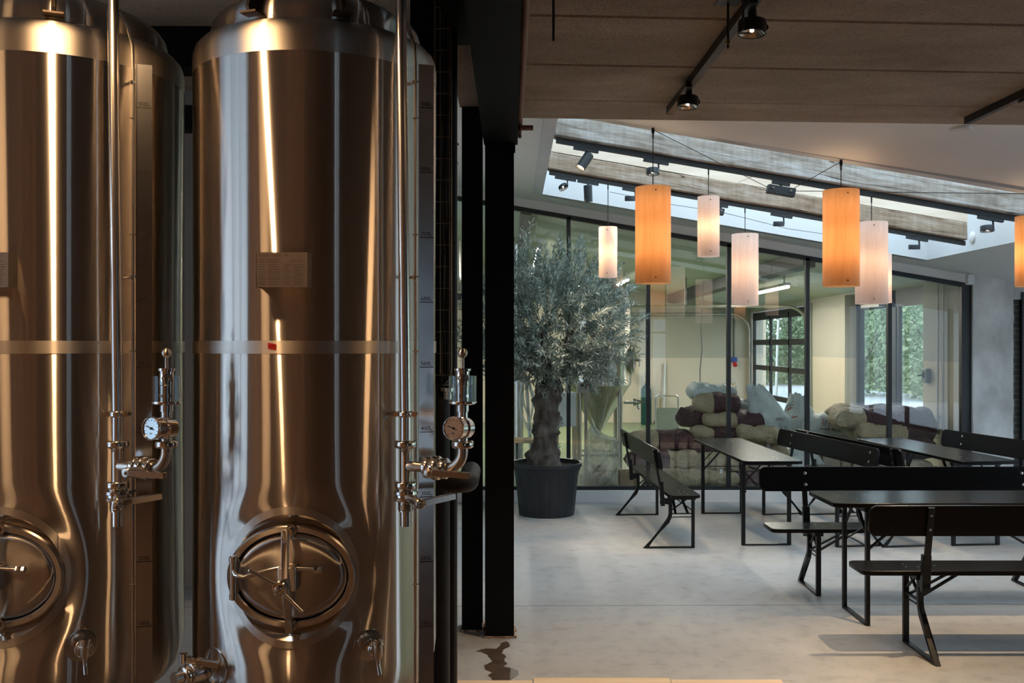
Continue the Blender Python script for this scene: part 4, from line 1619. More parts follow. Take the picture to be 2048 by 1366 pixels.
# =============================================================== FOLDING TABLES AND BENCHES
def make_table(loc, rz, label, L=2.05, W=0.52, H=0.775):
    t = empty('folding_table', loc, rz, label, 'table', 'black folding beer tables')
    m = MB()
    m.prism(rrect(L, W, .045, 3), lambda a, b, q: (a, b, q), H - .028, H)
    top = m.obj('tabletop', ['black_plywood'], t, 30, bevel=.005)
    m = MB()
    for s in (-1, 1):
        for a, b in ((.70, .09), (.70, -.09), (.82, .09), (.82, -.09), (.90, .03)):
            m.cyl((s * a, b, H - .004), (s * a, b, H + .0012), .006, n=10)
    m.obj('bolt_heads', 'bolt_zinc', top, 0)
    xl = L / 2 - .235
    for s in (-1, 1):
        for y in (-.205, .205):
            m = MB()
            m.bar((s * xl, y, 0), (s * xl, y, H - .05), .034, .026, (1, 0, 0))
            m.obj('leg', 'black_metal', t, 0, bevel=.003)
        m = MB()
        m.bar((s * xl, -.205, .007), (s * xl, .205, .007), .034, .012)
        m.obj('foot_bar', 'black_metal', t, 0)
        m = MB()
        m.bar((s * xl, -.225, H - .045), (s * xl, .225, H - .045), .05, .034)
        for y in (-.19, .19):
            m.bar((s * xl, y, .47), (s * (xl - .40), y * .45, H - .035), .022, .008)
            m.bar((s * xl, y, H - .21), (s * xl, y * .25, H - .06), .018, .008)
        m.bar((s * (xl - .36), -.11, H - .036), (s * (xl - .46), .11, H - .036), .08, .014)
        m.tube([(s * xl, -.19, .50), (s * xl, .19, .50)], .005, 8)
        m.obj('folding_brace', 'black_metal', t, 0)
    return t


def make_bench(loc, rz, label, big=-1, L=2.08):
    # length on X, backrest on the +Y side; big = the end whose legs stand further in
    t = empty('folding_bench', loc, rz, label, 'bench', 'black folding benches with backrests')
    m = MB()
    m.prism(rrect(L, .275, .045, 3), lambda a, b, q: (a, b, q), .452, .480)
    seat = m.obj('seat', 'black_plywood', t, 30, bevel=.005)
    xs_ = (big * (L / 2 - .34), -big * (L / 2 - .13))
    m = MB()
    for x in xs_:
        sg = 1 if x > 0 else -1
        for a, b in ((-.02, .03), (-.06, -.03), (.05, .03), (.04, -.04), (-.13, .0)):
            m.cyl((x + a * sg, b, .476), (x + a * sg, b, .4812), .006, n=10)
    m.obj('bolt_heads', 'bolt_zinc', seat, 0)
    tilt = radians(10.5)
    # backrest board
    cy_, cz_ = .218, .785
    u = Vector((0, sin(tilt), cos(tilt)))
    n_ = Vector((0, -cos(tilt), sin(tilt)))
    m = MB()
    m.prism(rrect(L, .182, .05, 5), lambda a, b, q: Vector((a, cy_, cz_)) + u * b + n_ * q, -.011, .011)
    bk = m.obj('backrest', 'black_plywood', t, 30, bevel=.005)
    m = MB()
    for x in xs_:
        for b in (-.042, .042):
            p = Vector((x, cy_, cz_)) + u * b
            m.lathe([(.012, .010), (.012, .0125), (.007, .0155), (.0, .0162)], 16, p, n_)
            m.lathe([(.008, .030), (.008, .034), (.0, .036)], 12, p, -n_)
    m.obj('bolt_heads', 'bolt_zinc', bk)
    for x in xs_:
        sg = 1 if x > 0 else -1
        m = MB()
        p0 = Vector((x, cy_, cz_)) - n_ * .022 + u * .085
        p1 = Vector((x, cy_, cz_)) - n_ * .022 - u * .30
        m.bar(p1, p0, .036, .018, n_)
        m.bar((x, p1.y + .004, p1.z + .10), (x, p1.y - .012, .37), .048, .034, n_)
        m.bar((x - .004, .10, .405), (x - .004, p1.y + .01, .418), .036, .05)
        m.obj('backrest_upright', 'black_metal', t, 0, bevel=.002)
        m = MB()
        m.bar((x, -.095, 0), (x, -.095, .44), .034, .026, (0, 1, 0))
        m.obj('leg', 'black_metal', t, 0, bevel=.003)
        m = MB()
        pts = [(x, .105, .45), (x, .105, .30), (x, .112, .27), (x, .128, .235), (x, .325, .0)]
        vs_, fs = [], []
        for i, p in enumerate(pts):
            a = Vector(pts[max(0, i - 1)])
            b = Vector(pts[min(len(pts) - 1, i + 1)])
            d = (b - a).normalized()
            nn = Vector((0, d.z, -d.y)) if i < len(pts) - 1 else Vector((0, 1, 0))
            w2 = .015 if i < len(pts) - 1 else .020
            for sx_, sn in ((-1, -1), (1, -1), (1, 1), (-1, 1)):
                vs_.append(Vector(p) + Vector((.016 * sx_, 0, 0)) + nn * (w2 * sn))
        for i in range(len(pts) - 1):
            for k in range(4):
                k2 = (k + 1) % 4
                fs.append((i * 4 + k, i * 4 + k2, i * 4 + 4 + k2, i * 4 + 4 + k))
        fs += [(3, 2, 1, 0), tuple((len(pts) - 1) * 4 + k for k in range(4))]
        m.add(vs_, fs)
        m.obj('leg', 'black_metal', t, 0, bevel=.002)
        m = MB()
        m.bar((x, -.095, .006), (x, .315, .006), .034, .011)
        m.obj('foot_bar', 'black_metal', t, 0)
        m = MB()
        m.box((x - .03, -.115, .425), (x + .03, .125, .453))
        m.bar((x, -.085, .33), (x, .06, .435), .016, .010)
        m.bar((x, .095, .33), (x, -.05, .435), .016, .010)
        m.tube([(x, -.09, .27), (x, .10, .27)], .0045, 8)
        for y in (-.05, .06):
            m.bar((x, y, .30), (x - sg * .26, y * .6, .445), .022, .010)
        m.bar((x, -.085, .30), (x, .098, .30), .018, .008)
        m.box((x - sg * .27 - .05, -.08, .440), (x - sg * .27 + .05, .08, .453))
        m.obj('folding_brace', 'black_metal', t, 0)
    return t


R_ = radians
make_table((2.24, 9.24, 0), R_(91.5), 'black folding table standing end-on in front of the stacked malt sacks')
make_table((3.05, 6.24, 0), R_(0.3), 'black folding table in the front row, between the two sideways benches', L=2.06, W=.53, H=.785)
make_table((4.05, 9.23, 0), R_(95), 'black folding table at the far right, partly hidden by a bench backrest')
make_bench((1.455, 9.25, 0), R_(92.5), 'leftmost black bench, beside the potted olive tree, seen along its length', 1)
make_bench((2.83, 9.28, 0), R_(-82), 'black bench whose backrest stands just right of the end-on table', -1)
make_bench((3.455, 9.30, 0), R_(98.5), 'black bench back to back behind the one right of the end-on table', 1)
make_bench((4.60, 9.17, 0), R_(-80), 'black bench by the concrete pier at the right edge', -1)
make_bench((2.875, 6.84, 0), R_(0), 'black bench facing the camera behind the front row table', -1)
make_bench((3.06, 5.60, 0), R_(180), 'nearest black bench, its back turned to the camera', 1)

# =============================================================== PENDANT LAMPS
PEND_E = 0.30


def make_pendant(c, r, h, mat, top, label, route=None, e=1.0, pins=20):
    # c: centre of the shade's lower edge; top: point the cord hangs from
    t = empty('pendant_lamp', c, 0, label, 'pendant lamp', 'veneer cylinder pendant lamps')
    m = MB()
    n = 72
    sd = random.Random(pins)
    off = sd.uniform(0, 6)
    vs_ = []
    K = 6
    for i in range(K + 1):
        for k in range(n + 1):
            a = off + 2 * pi * k / n
            rr = r + (.0016 if k == n else 0)
            vs_.append((rr * cos(a), rr * sin(a), h * i / K))
    fs = [(i * (n + 1) + k, i * (n + 1) + k + 1, (i + 1) * (n + 1) + k + 1, (i + 1) * (n + 1) + k) for i in range(K) for k in range(n)]
    m.add(vs_, fs)
    m.obj('lamp_shade', mat, t, 60, fix=False)
    m = MB()
    for a in (-pi / 2 - .25 + .3 * sd.random(), pi / 2 + .2, 0.1):
        for z in (.035, h - .035):
            m.cyl((r * .985 * cos(a), r * .985 * sin(a), z), (r * 1.02 * cos(a), r * 1.02 * sin(a), z), .005, n=8)
    m.bar((-r * .99, 0, .03), (r * .99, 0, .03), .012, .004)
    m.bar((-r * .99, 0, h - .03), (r * .99, 0, h - .03), .012, .004)
    m.obj('spreader_bar', 'fixture_dark', t, 0)
    m = MB()
    m.cyl((0, 0, h * .62), (0, 0, h * .62 + .09), .018, n=14)
    m.cyl((0, 0, h * .62 + .09), (0, 0, h - .03), .004, n=8)
    m.obj('lamp_holder', 'fixture_dark', t)
    m = MB()
    m.lathe([(.0, -.055), (.018, -.050), (.03, -.03), (.031, -.012), (.022, .012), (.014, .03), (.014, .05)], 20, (0, 0, h * .62 - .05), caps=False)
    m.obj('bulb', 'bulb_warm', t)
    m = MB()
    tp = Vector(top) - Vector(c)
    pts = [(0, 0, h - .03), tuple(tp)]
    m.tube(pts, .0035, 6)
    m.lathe([(.006, 0), (.006, .05), (.003, .055)], 8, (tp.x, tp.y, tp.z - .06))
    if route:
        m.tube([tuple(tp)] + [tuple(Vector(q) - Vector(c)) for q in route], .0028, 6)
        m.lathe([(.0, -.03), (.009, -.028), (.012, -.01), (.010, .01), (.003, .012), (.003, .03)], 10, tuple(tp))
    m.obj('cord', 'black_rubber', t)
    for q in (.34, .80):
        l = lamp('bulb_light', 'POINT', (0, 0, h * q), PEND_E * e / 2, (1.0, .70, .42), .07)
        l.parent = t
    return t


Lr, Lh, Sr, Sh = .1235, .672, .0862, .475
TRK1, TRK2 = B1Y + .06, B2Y + .06


def trk(x, k):
    return Vector((x, TRK1 if k == 1 else TRK2, roof(x) - .040))


box_p = trk(2.14, 1) + Vector((0, 0, -.06))
c = P(1306, 567, 6.65)
make_pendant(c, Lr, Lh, 'veneer_amber', (c.x, 6.65, roof(c.x) - .015), 'large amber veneer pendant lamp nearest the olive tree',
             [box_p + Vector((-.10, -.02, .02))], 7.8, 1)
c = P(1682, 573, 6.65)
make_pendant(c, Lr, Lh, 'veneer_amber', (c.x, 6.65, roof(c.x) - .015), 'large amber veneer pendant lamp under the warm glow on the ceiling',
             [box_p + Vector((.10, -.02, .02))], 7.8, 2)
c = P(2057, 573, 6.65)
make_pendant(c, Sr, .49, 'veneer_amber', (c.x, 6.65, roof(c.x) - .015), 'amber veneer pendant lamp cut off by the right edge',
             [box_p + Vector((.10, -.0, .0))], 4.6, 3)
for px, py, k, r_, h_, lab, e_, s_ in (
        (1216, 555, 2, Sr, Sh, 'small pale veneer pendant lamp hanging over the olive tree, leftmost of all', 1.4, 4),
        (1417, 513, 1, Sr, Sh, 'small pale veneer pendant lamp hanging highest, right of the leftmost amber one', 1.4, 5),
        (1490, 611, 2, Lr, Lh, 'large pale veneer pendant lamp above the stacked sacks', 2.2, 6),
        (1743, 608, 1, Lr, Lh * .965, 'large pale veneer pendant lamp partly behind an amber one', 2.2, 7),
        (1764, 606, 2, Sr, Sh * .97, 'small pale veneer pendant lamp mostly hidden behind a larger pale one', 1.4, 8)):
    d_ = TRK1 if k == 1 else TRK2
    c = P(px, py, d_)
    make_pendant(c, r_, h_, 'veneer_pale', trk(c.x, k) + Vector((0, 0, .03)), lab, None, e_, s_)

# =============================================================== TRACKS AND SPOTLIGHTS
for k, y, xa, xb, lab in ((1, TRK1, X0 + .02, 4.2, 'black light track under the grey timber beam'), (2, TRK2, X0 + .02, 4.27, 'black light track under the brown timber beam')):
    m = MB()
    slope_box(m, xa, xb, y - .018, y + .018, -.024, .016)
    tag(m.obj('light_track', 'rail_dark', None, 0), lab, 'light track')


def adapter(m, p, L=.2):
    # track adapter lying under the sloping track
    dx = L / 2
    for s in (-1, 1):
        pass
    a = p + Vector((-dx, 0, SL * dx))
    b = p + Vector((dx, 0, -SL * dx))
    m.bar(a, b, .032, .028)


def spot_cylinder(x, k, dirv, label, e=6, L=.145):
    base = trk(x, k)
    t = empty('track_spotlight', base, 0, label, 'spotlight', 'track spotlights under the skylight')
    m = MB()
    adapter(m, Vector((0, 0, .004)))
    m.cyl((0, 0, 0), (0, 0, -.045), .009, n=12)
    m.obj('track_adapter', 'fixture_dark', t, 30)
    d = Vector(dirv).normalized()
    c = Vector((0, 0, -.075)) + d * .02
    m = MB()
    m.lathe([(.0, -.075), (.036, -.073), (.040, -.068), (.040, L - .075), (.036, L - .075), (.034, L - .092)], 28, c, d, caps=False)
    m.bar((0, 0, -.03), c, .02, .01, d)
    m.obj('housing', 'fixture_dark', t)
    m = MB()
    m.lathe([(.0, L - .096), (.034, L - .092)], 24, c, d, caps=False)
    m.obj('lens', 'bulb_warm', t, 0)
    l = lamp('spot_light', 'SPOT', c + d * (L - .07), e, (1, .70, .42), .03, None, 50, .6)
    l.rotation_euler = d.to_track_quat('-Z', 'Y').to_euler()
    l.parent = t
    return t


def spot_disc(loc, dirv, label, r=.052, hgt=.045, slope=True, arm=.075, e=70, mat='fixture_dark', group='track spotlights under the skylight', refl='steel_polished', ang=70, side=1):
    t = empty('disc_spotlight', loc, 0, label, 'spotlight', group)
    m = MB()
    if slope:
        adapter(m, Vector((0, 0, .004)), .2)
    else:
        m.bar((0, -.09, .004), (0, .09, .004), .032, .03)
    d = Vector(dirv).normalized()
    c = Vector((0, 0, -arm)) + (Vector((-.5 * r * side, 0, 0)) if slope else Vector((0, -.06, 0)))
    m.obj('track_adapter', mat, t, 30)
    m = MB()
    if slope:
        m.bar((r * .35 * side, 0, 0), (r * .45 * side, 0, -arm), .012, .012)
        m.bar((r * .45 * side, 0, -arm + .006), c + d * .005, .012, .012)
    else:
        m.tube([(0.02, .02, .0), (.025, .02, -arm * .45), (r * .95, -.03, -arm * .75), (r * 1.02, -.06, -arm)], [.018, .018, .014, .010], 12)
        m.bar((r * 1.02, -.06, -arm), c, .012, .02)
    m.obj('swivel_arm', mat, t, 30)
    m = MB()
    m.lathe([(.0, -hgt / 2), (r * .97, -hgt / 2), (r, -hgt / 2 + .003), (r, hgt / 2), (r * .92, hgt / 2), (r * .90, hgt / 2 - .004)], 36, c, d, caps=False)
    m.obj('housing', mat, t)
    m = MB()
    m.lathe([(.0, -hgt * .15), (r * .25, -hgt * .10), (r * .55, hgt * .1), (r * .9, hgt / 2 - .003)], 36, c, d, caps=False)
    m.obj('reflector', refl, t)
    m = MB()
    m.lathe([(.0, hgt * .35), (r * .13, hgt * .3), (r * .16, hgt * .1), (r * .16, -hgt * .1)], 14, c, d, caps=False)
    m.obj('bulb', 'bulb_warm', t)
    m = MB()
    m.bar(c + d * (hgt * .42) - Vector((r * .9, 0, 0)), c + d * (hgt * .42), .008, .004, d)
    m.obj('bulb_shield', mat, t, 0)
    l = lamp('spot_light', 'SPOT', c + d * (hgt / 2 + .006), e, (1, .70, .42), .03, None, ang, .7)
    l.rotation_euler = d.to_track_quat('-Z', 'Y').to_euler()
    l.parent = t
    return t


tx = lambda px, k: (px - 1024) * (TRK1 if k == 1 else TRK2) / F
spot_cylinder(tx(1172, 1), 1, (-.52, -.25, -.80), 'dark cylinder spotlight tilted to the left under the grey beam', 70)
spot_disc(trk(tx(1312, 1), 1), (0, -.15, -1), 'dark disc spotlight in line with the leftmost amber pendant cord')
spot_disc(trk(tx(1981, 1), 1), (0, -.1, -1), 'dark disc spotlight furthest right under the grey beam, near the concrete pier')
spot_disc(trk(tx(1131, 2), 2), (.45, -.35, -.8), 'small dark disc spotlight turned right, at the left end of the brown beam', .045, .03)
spot_cylinder(tx(1176, 2), 2, (.05, .12, -1), 'dark cylinder spotlight pointing straight down under the brown beam', 70, .16)
spot_disc(trk(tx(1266, 2), 2), (0, .1, -1), 'dark disc spotlight peeping out left of the leftmost amber pendant')
spot_disc(trk(tx(1563, 2), 2), (0, .1, -1), 'dark disc spotlight between the amber pendant pair, under the brown beam')
spot_disc(trk(tx(1834, 2), 2), (0, .1, -1), 'dark disc spotlight at the right end of the brown beam')
# driver boxes on the tracks
for x, k, sz, lab in ((2.14, 1, (.11, .034, .034), 'dark driver box with cable glands under the grey beam'), (tx(1441, 2), 2, (.03, .034, .03), 'small dark driver box behind the small high pendant lamp')):
    t = empty('driver_box', trk(x, k) + Vector((0, 0, -.06)), 0, lab, 'driver box')
    m = MB()
    a, b, c_ = sz
    m.box((-a, -b, -c_), (a, b, c_))
    o = m.obj('housing', 'fixture_dark', t, 0, bevel=.004)
    o.rotation_euler = (0, atan2(SL, 1), 0)
    m = MB()
    adapter(m, Vector((0, 0, .062)), .14)
    m.cyl((0, 0, .062), (0, 0, .02), .012, n=12)
    m.obj('track_adapter', 'fixture_dark', t, 30)
    m = MB()
    for s in ((-.07, .07) if a > .05 else (0.0,)):
        m.lathe([(.010, 0), (.010, .008), (.007, .012), (.004, .016)], 12, (s, -b, .008 - SL * s), (0, -1, 0))
    m.obj('cable_gland', 'bolt_zinc', t)
# low-slung supply wires along the tracks
for pts, lab in (([trk(1.9, 1) + Vector((.03, 0, .02)), trk(1.80, 1) + Vector((0, 0, -.05)), box_p + Vector((-.1, 0, 0))], 'thin black wire looping left of the driver box'),
                 ([trk(.92, 2) + Vector((0, 0, -.05)), trk(1.5, 2) + Vector((0, 0, -.07)), trk(tx(1441, 2), 2) + Vector((0, 0, -.06)), trk(2.6, 2) + Vector((0, 0, -.11)), trk(3.4, 2) + Vector((0, 0, -.09))], 'thin black wire strung between the pale pendants under the brown beam')):
    m = MB()
    m.tube(pts, .0022, 6)
    tag(m.obj('wire', 'black_rubber'), lab, 'wire')

# track under the concrete slab with two open spotlights
m = MB()
m.box((-.018, -2.6, 3.146), (.018, 1.02, 3.19))
t = m.obj('light_track', 'black_metal', None, 0)
t.location = (.955, 4.62, 0)
t.rotation_euler = (0, 0, R_(1.2))
tag(t, 'black light track under the concrete slab, left one with two lit spotlights', 'light track')
m = MB()
m.box((-.0175, 1.0, 3.1445), (.0175, 1.021, 3.188))
m.obj('end_cap', 'copper_brown', t, 0)
m = MB()
m.box((-.018, -2.6, 3.146), (.018, 1.16, 3.19))
t = m.obj('light_track', 'black_metal', None, 0)
t.location = (2.84, 4.72, 0)
t.rotation_euler = (0, 0, R_(1.2))
tag(t, 'black light track under the concrete slab at the right edge', 'light track')
g_ = 'open reflector spotlights under the concrete slab'
AR = dict(r=.0555, hgt=.052, slope=False, mat='black_metal', group=g_, refl='steel_mirror', ang=72)
spot_disc(Vector((.955, 3.84, 3.142)), (-.05, -.05, -1), 'open reflector spotlight nearest the camera, behind the hanging threaded rods', arm=.10, e=130, **AR)
spot_disc(Vector((.925, 5.06, 3.142)), (-.05, -.10, -1), 'open reflector spotlight at the far end of the left slab track', arm=.085, e=140, **AR)
spot_disc(Vector((2.845, 5.22, 3.142)), (.05, -.05, -1), 'open reflector spotlight at the right edge of the photo', arm=.085, e=260, **AR)

# threaded rods hanging from the slab
for px, py, d_, top_, plate, lab in ((1107, 82, 3.75, 3.19, False, 'thin threaded rod hanging near the steel beam'),
                                     (1456, 97, 3.90, 3.19, True, 'threaded rod with a top plate and end nut, left of the near spotlight'),
                                     (1486, 60, 3.45, 3.19, False, 'threaded rod hanging in front of the near spotlight')):
    p = P(px, py, d_)
    t = empty('threaded_rod', (p.x, p.y, p.z), 0, lab, 'rod', 'threaded rods under the slab')
    m = MB()
    m.cyl((0, 0, 0), (0, 0, top_ - p.z), .0052, n=10)
    m.obj('rod', 'rail_dark', t)
    if plate:
        m = MB()
        m.box((-.05, -.04, top_ - p.z - .006), (.05, .04, top_ - p.z))
        m.obj('top_plate', 'rail_dark', t, 0, bevel=.003)
        m = MB()
        m.lathe([(.011, .018), (.011, .036)], 6, (0, 0, 0))
        m.obj('nut', 'brass', t, 0)

# small fittings
m = MB()
p = P(1920, 258, 6.19)
m.lathe([(.078, 0), (.080, -.006), (.070, -.018), (.0, -.022)], 36, (p.x, p.y, 3.195))
tag(m.obj('smoke_detector', 'white_plastic'), 'round white detector on the ceiling beside the slab edge', 'smoke detector')
m = MB()
m.lathe([(.055, 0), (.055, .012), (.045, .018), (.0, .019)], 32, (X1, 9.28, 2.83), (-1, 0, 0))
tag(m.obj('shaft_rosette', 'white_plastic'), 'round white disc on the right wall of the skylight shaft', 'rosette')
t = empty('motion_sensor', (5.15, 10.70, 2.50), 0, 'white motion sensor in the upper corner above the concrete pier', 'motion sensor')
m = MB()
m.prism(rrect(.075, .115, .018), lambda a, b, q: (a, q, b + .015), -.045, .02)
m.obj('body', 'white_plastic', t, 30, bevel=.006)
m = MB()
m.box((-.02, -.005, .06), (.02, .03, .098))
m.obj('ceiling_bracket', 'white_plastic', t, 0)

# =============================================================== OLIVE TREE IN A POT
PXY = (.365, 10.02)
t = empty('plant_pot', (PXY[0], PXY[1], 0), 0, 'large dark plastic plant pot holding the olive tree', 'plant pot')
m = MB()
n = 120
prof = [(.0, .02, 0), (.285, .02, 0), (.290, .0, 0), (.296, .05, 1), (.330, .40, 1), (.337, .43, .3), (.343, .46, 0), (.350, .465, 0), (.356, .50, 0), (.362, .503, 0), (.372, .508, 0), (.374, .545, 0), (.366, .552, 0), (.350, .548, 0), (.345, .50, 0), (.338, .47, 0)]
vs_, fs = [], []
for r, z, rib in prof:
    for k in range(n):
        a = 2 * pi * k / n
        q = ((k % 6) < 1) * -.006 * rib
        vs_.append(((r + q) * cos(a), (r + q) * sin(a), z))
for i in range(len(prof) - 1):
    for k in range(n):
        k2 = (k + 1) % n
        fs.append((i * n + k, i * n + k2, (i + 1) * n + k2, (i + 1) * n + k))
m.add(vs_, fs)
m.obj('pot_body', 'pot_plastic', t, 30)
m = MB()
rnd = random.Random(2)
vs_, fs = [(0, 0, .52)], []
for i in range(1, 9):
    for k in range(36):
        a = 2 * pi * k / 36
        r = .345 * i / 8
        vs_.append((r * cos(a), r * sin(a), .505 + .02 * noise.noise((r * 9 * cos(a), r * 9 * sin(a), 3)) + .03 * (1 - i / 8)))
fs += [(0, 1 + k, 1 + (k + 1) % 36) for k in range(36)]
for i in range(7):
    for k in range(36):
        a, b = 1 + i * 36 + k, 1 + i * 36 + (k + 1) % 36
        fs.append((a, b, b + 36, a + 36))
m.add(vs_, fs)
m.obj('soil', 'soil', t, 60)

ot = empty('olive_tree', (PXY[0], PXY[1], .50), 0, 'olive tree with a gnarled trunk and round silvery crown in the dark pot', 'tree')
m = MB()
rnd = random.Random(7)
n, K = 40, 60
path = [(-.02, 0, .0), (-.02, 0, .10), (-.01, 0, .3), (.0, .0, .5), (.005, 0, .7), (.03, 0, .9), (.06, 0, 1.02)]
rad = [.20, .165, .118, .118, .120, .135, .165]


def lerp_path(q):
    x = q * (len(path) - 1)
    i = min(len(path) - 2, int(x))
    f = x - i
    a, b = Vector(path[i]), Vector(path[i + 1])
    return a + (b - a) * f, rad[i] + (rad[i + 1] - rad[i]) * f


knots = [(rnd.uniform(0, 6.28), rnd.uniform(.1, 1.0), rnd.uniform(.03, .06), rnd.uniform(.02, .055)) for _ in range(46)]
knots += [(-1.6 + rnd.uniform(-1, 1), rnd.uniform(.25, .95), rnd.uniform(.020, .034), rnd.uniform(.03, .05)) for _ in range(16)]
vs_, fs = [], []
for i in range(K + 1):
    c, r = lerp_path(i / K)
    for k in range(n):
        a = 2 * pi * k / n
        rr = r * (1 + .16 * noise.noise((cos(a) * 1.4, sin(a) * 1.4, c.z * 3.2)) + .08 * noise.noise((cos(a) * 4, sin(a) * 4, c.z * 9)))
        for ka, kz, kw, kh in knots:
            da = abs((a - ka + pi) % (2 * pi) - pi) * r
            d2 = (da * da + (c.z - kz) ** 2) / (kw * kw)
            if d2 < 4:
                rr += kh * exp(-d2 * 1.3)
        vs_.append(c + Vector((rr * cos(a), rr * sin(a), 0)))
for i in range(K):
    for k in range(n):
        k2 = (k + 1) % n
        fs.append((i * n + k, i * n + k2, (i + 1) * n + k2, (i + 1) * n + k))
m.add(vs_, fs)
CC = Vector((.03, 0, 1.52))
CR = Vector((.90, .80, .74))
# main limbs
limbs = []
for i in range(9):
    a = 2 * pi * i / 9 + .3
    d = Vector((cos(a) * .8, sin(a) * .8, rnd.uniform(.35, 1.1))).normalized()
    p0 = Vector((.05 + .05 * cos(a), .05 * sin(a), .92))
    pts = [p0]
    for s in range(1, 6):
        pts.append(p0 + d * (.13 * s) + Vector((rnd.uniform(-.04, .04), rnd.uniform(-.04, .04), .02 * s)))
    m.tube(pts, [.065, .050, .038, .028, .020, .012], 10)
    limbs.append(pts)
m.obj('trunk', 'olive_bark', ot, 60)

tw = MB()
lf = MB()


def leaf(p, d, up, L, w_):
    d = d.normalized()
    s = d.cross(up)
    if s.length < 1e-4:
        s = d.cross(Vector((1, 0, 0)))
    s.normalize()
    nrm = s.cross(d)
    q = [p, p + d * (L * .30) + s * w_ + nrm * .003, p + d * (L * .7) + s * (w_ * .8) + nrm * .002, p + d * L - nrm * .006,
         p + d * (L * .7) - s * (w_ * .8) + nrm * .002, p + d * (L * .30) - s * w_ + nrm * .003]
    lf.add(q, [(0, 1, 2, 3, 4, 5)])


def sprig(p, d, L, nl, droop=.0):
    pts = []
    q = Vector(p)
    d = Vector(d).normalized()
    st = 6
    for i in range(st + 1):
        pts.append(q.copy())
        d = (d + Vector((rnd.uniform(-.16, .16), rnd.uniform(-.16, .16), rnd.uniform(-.10, .16) - droop))).normalized()
        q = q + d * (L / st)
    tw.tube(pts, [.0030 - .0020 * i / st for i in range(st + 1)], 3, False)
    for i in range(nl):
        f = .08 + .92 * i / max(1, nl - 1)
        x = f * st
        k = min(st - 1, int(x))
        pos = pts[k].lerp(pts[k + 1], x - k)
        td = (pts[k + 1] - pts[k]).normalized()
        az = rnd.uniform(0, 6.28)
        pr = td.orthogonal().normalized()
        pr = Matrix.Rotation(az, 3, td) @ pr
        for sg in ((1, -1) if i < nl - 1 else (0,)):
            ld = td * rnd.uniform(.55, .95) + pr * (sg * rnd.uniform(.55, .9))
            leaf(pos, ld, Vector((rnd.uniform(-.6, .6), rnd.uniform(-.6, .6), 1)), rnd.uniform(.046, .080), rnd.uniform(.0055, .0088))


for i in range(1000):
    while True:
        v = Vector((rnd.gauss(0, 1), rnd.gauss(0, 1), rnd.gauss(0, 1)))
        if v.length > .01:
            break
    v.normalize()
    lump = 1 + .20 * noise.noise((v.x * 2.2 + 4, v.y * 2.2, v.z * 2.2)) + .12 * noise.noise((v.x * 5, v.y * 5, v.z * 5 + 9))
    q = (rnd.uniform(.12, 1.0) ** .55) * lump * .86
    p = CC + Vector((v.x * CR.x, v.y * CR.y, v.z * CR.z)) * q
    if p.z < .84:
        continue
    if i % 5 == 0:                       # the lower front skirt hangs over the limbs
        p = Vector((rnd.uniform(-.62, .62), rnd.uniform(-.62, -.15), rnd.uniform(.90, 1.3)))
    d = v + Vector((0, 0, .55)) + Vector((rnd.uniform(-.5, .5), rnd.uniform(-.5, .5), rnd.uniform(-.3, .5)))
    sprig(p, d, rnd.uniform(.16, .30), rnd.randint(9, 14), .02 if v.z > -.3 else .10)
# long shoots breaking the outline
for px, py, dx, dz, L in ((1045, 560, -.12, 1, .55), (1052, 530, -.15, 1, .38), (1120, 520, .1, 1, .22), (1235, 650, 1, .10, .32), (1225, 690, 1, .28, .30), (1228, 720, 1, -.05, .26), (1215, 600, .9, .45, .28),
                        (1185, 545, .7, .8, .26), (1150, 520, .35, 1, .24), (960, 640, -1, .55, .36), (950, 700, -1, .3, .30), (965, 590, -1, .45, .30), (950, 660, -1, .1, .26), (1080, 530, .1, 1, .2),
                        (1210, 745, .9, -.5, .2), (1170, 750, .5, -.8, .2)):
    w_ = P(px, py, 9.9) - Vector((PXY[0], PXY[1], .5))
    for j in range(3):
        sprig(w_ + Vector((rnd.uniform(-.05, .05), rnd.uniform(-.2, .2), rnd.uniform(-.05, .05))), (dx, rnd.uniform(-.25, .25), dz), L * rnd.uniform(.75, 1.1), 16)
for i in range(6):
    a = rnd.uniform(0, 6.28)
    z = rnd.uniform(.05, .6)
    sprig((.11 * cos(a), .11 * sin(a), z), (cos(a), sin(a), .8), .06, 4)
tw.obj('twigs', 'twig', ot, 0, fix=False)['kind'] = 'stuff'
lf.obj('foliage', 'olive_leaf', ot, 0, fix=False)['kind'] = 'stuff'

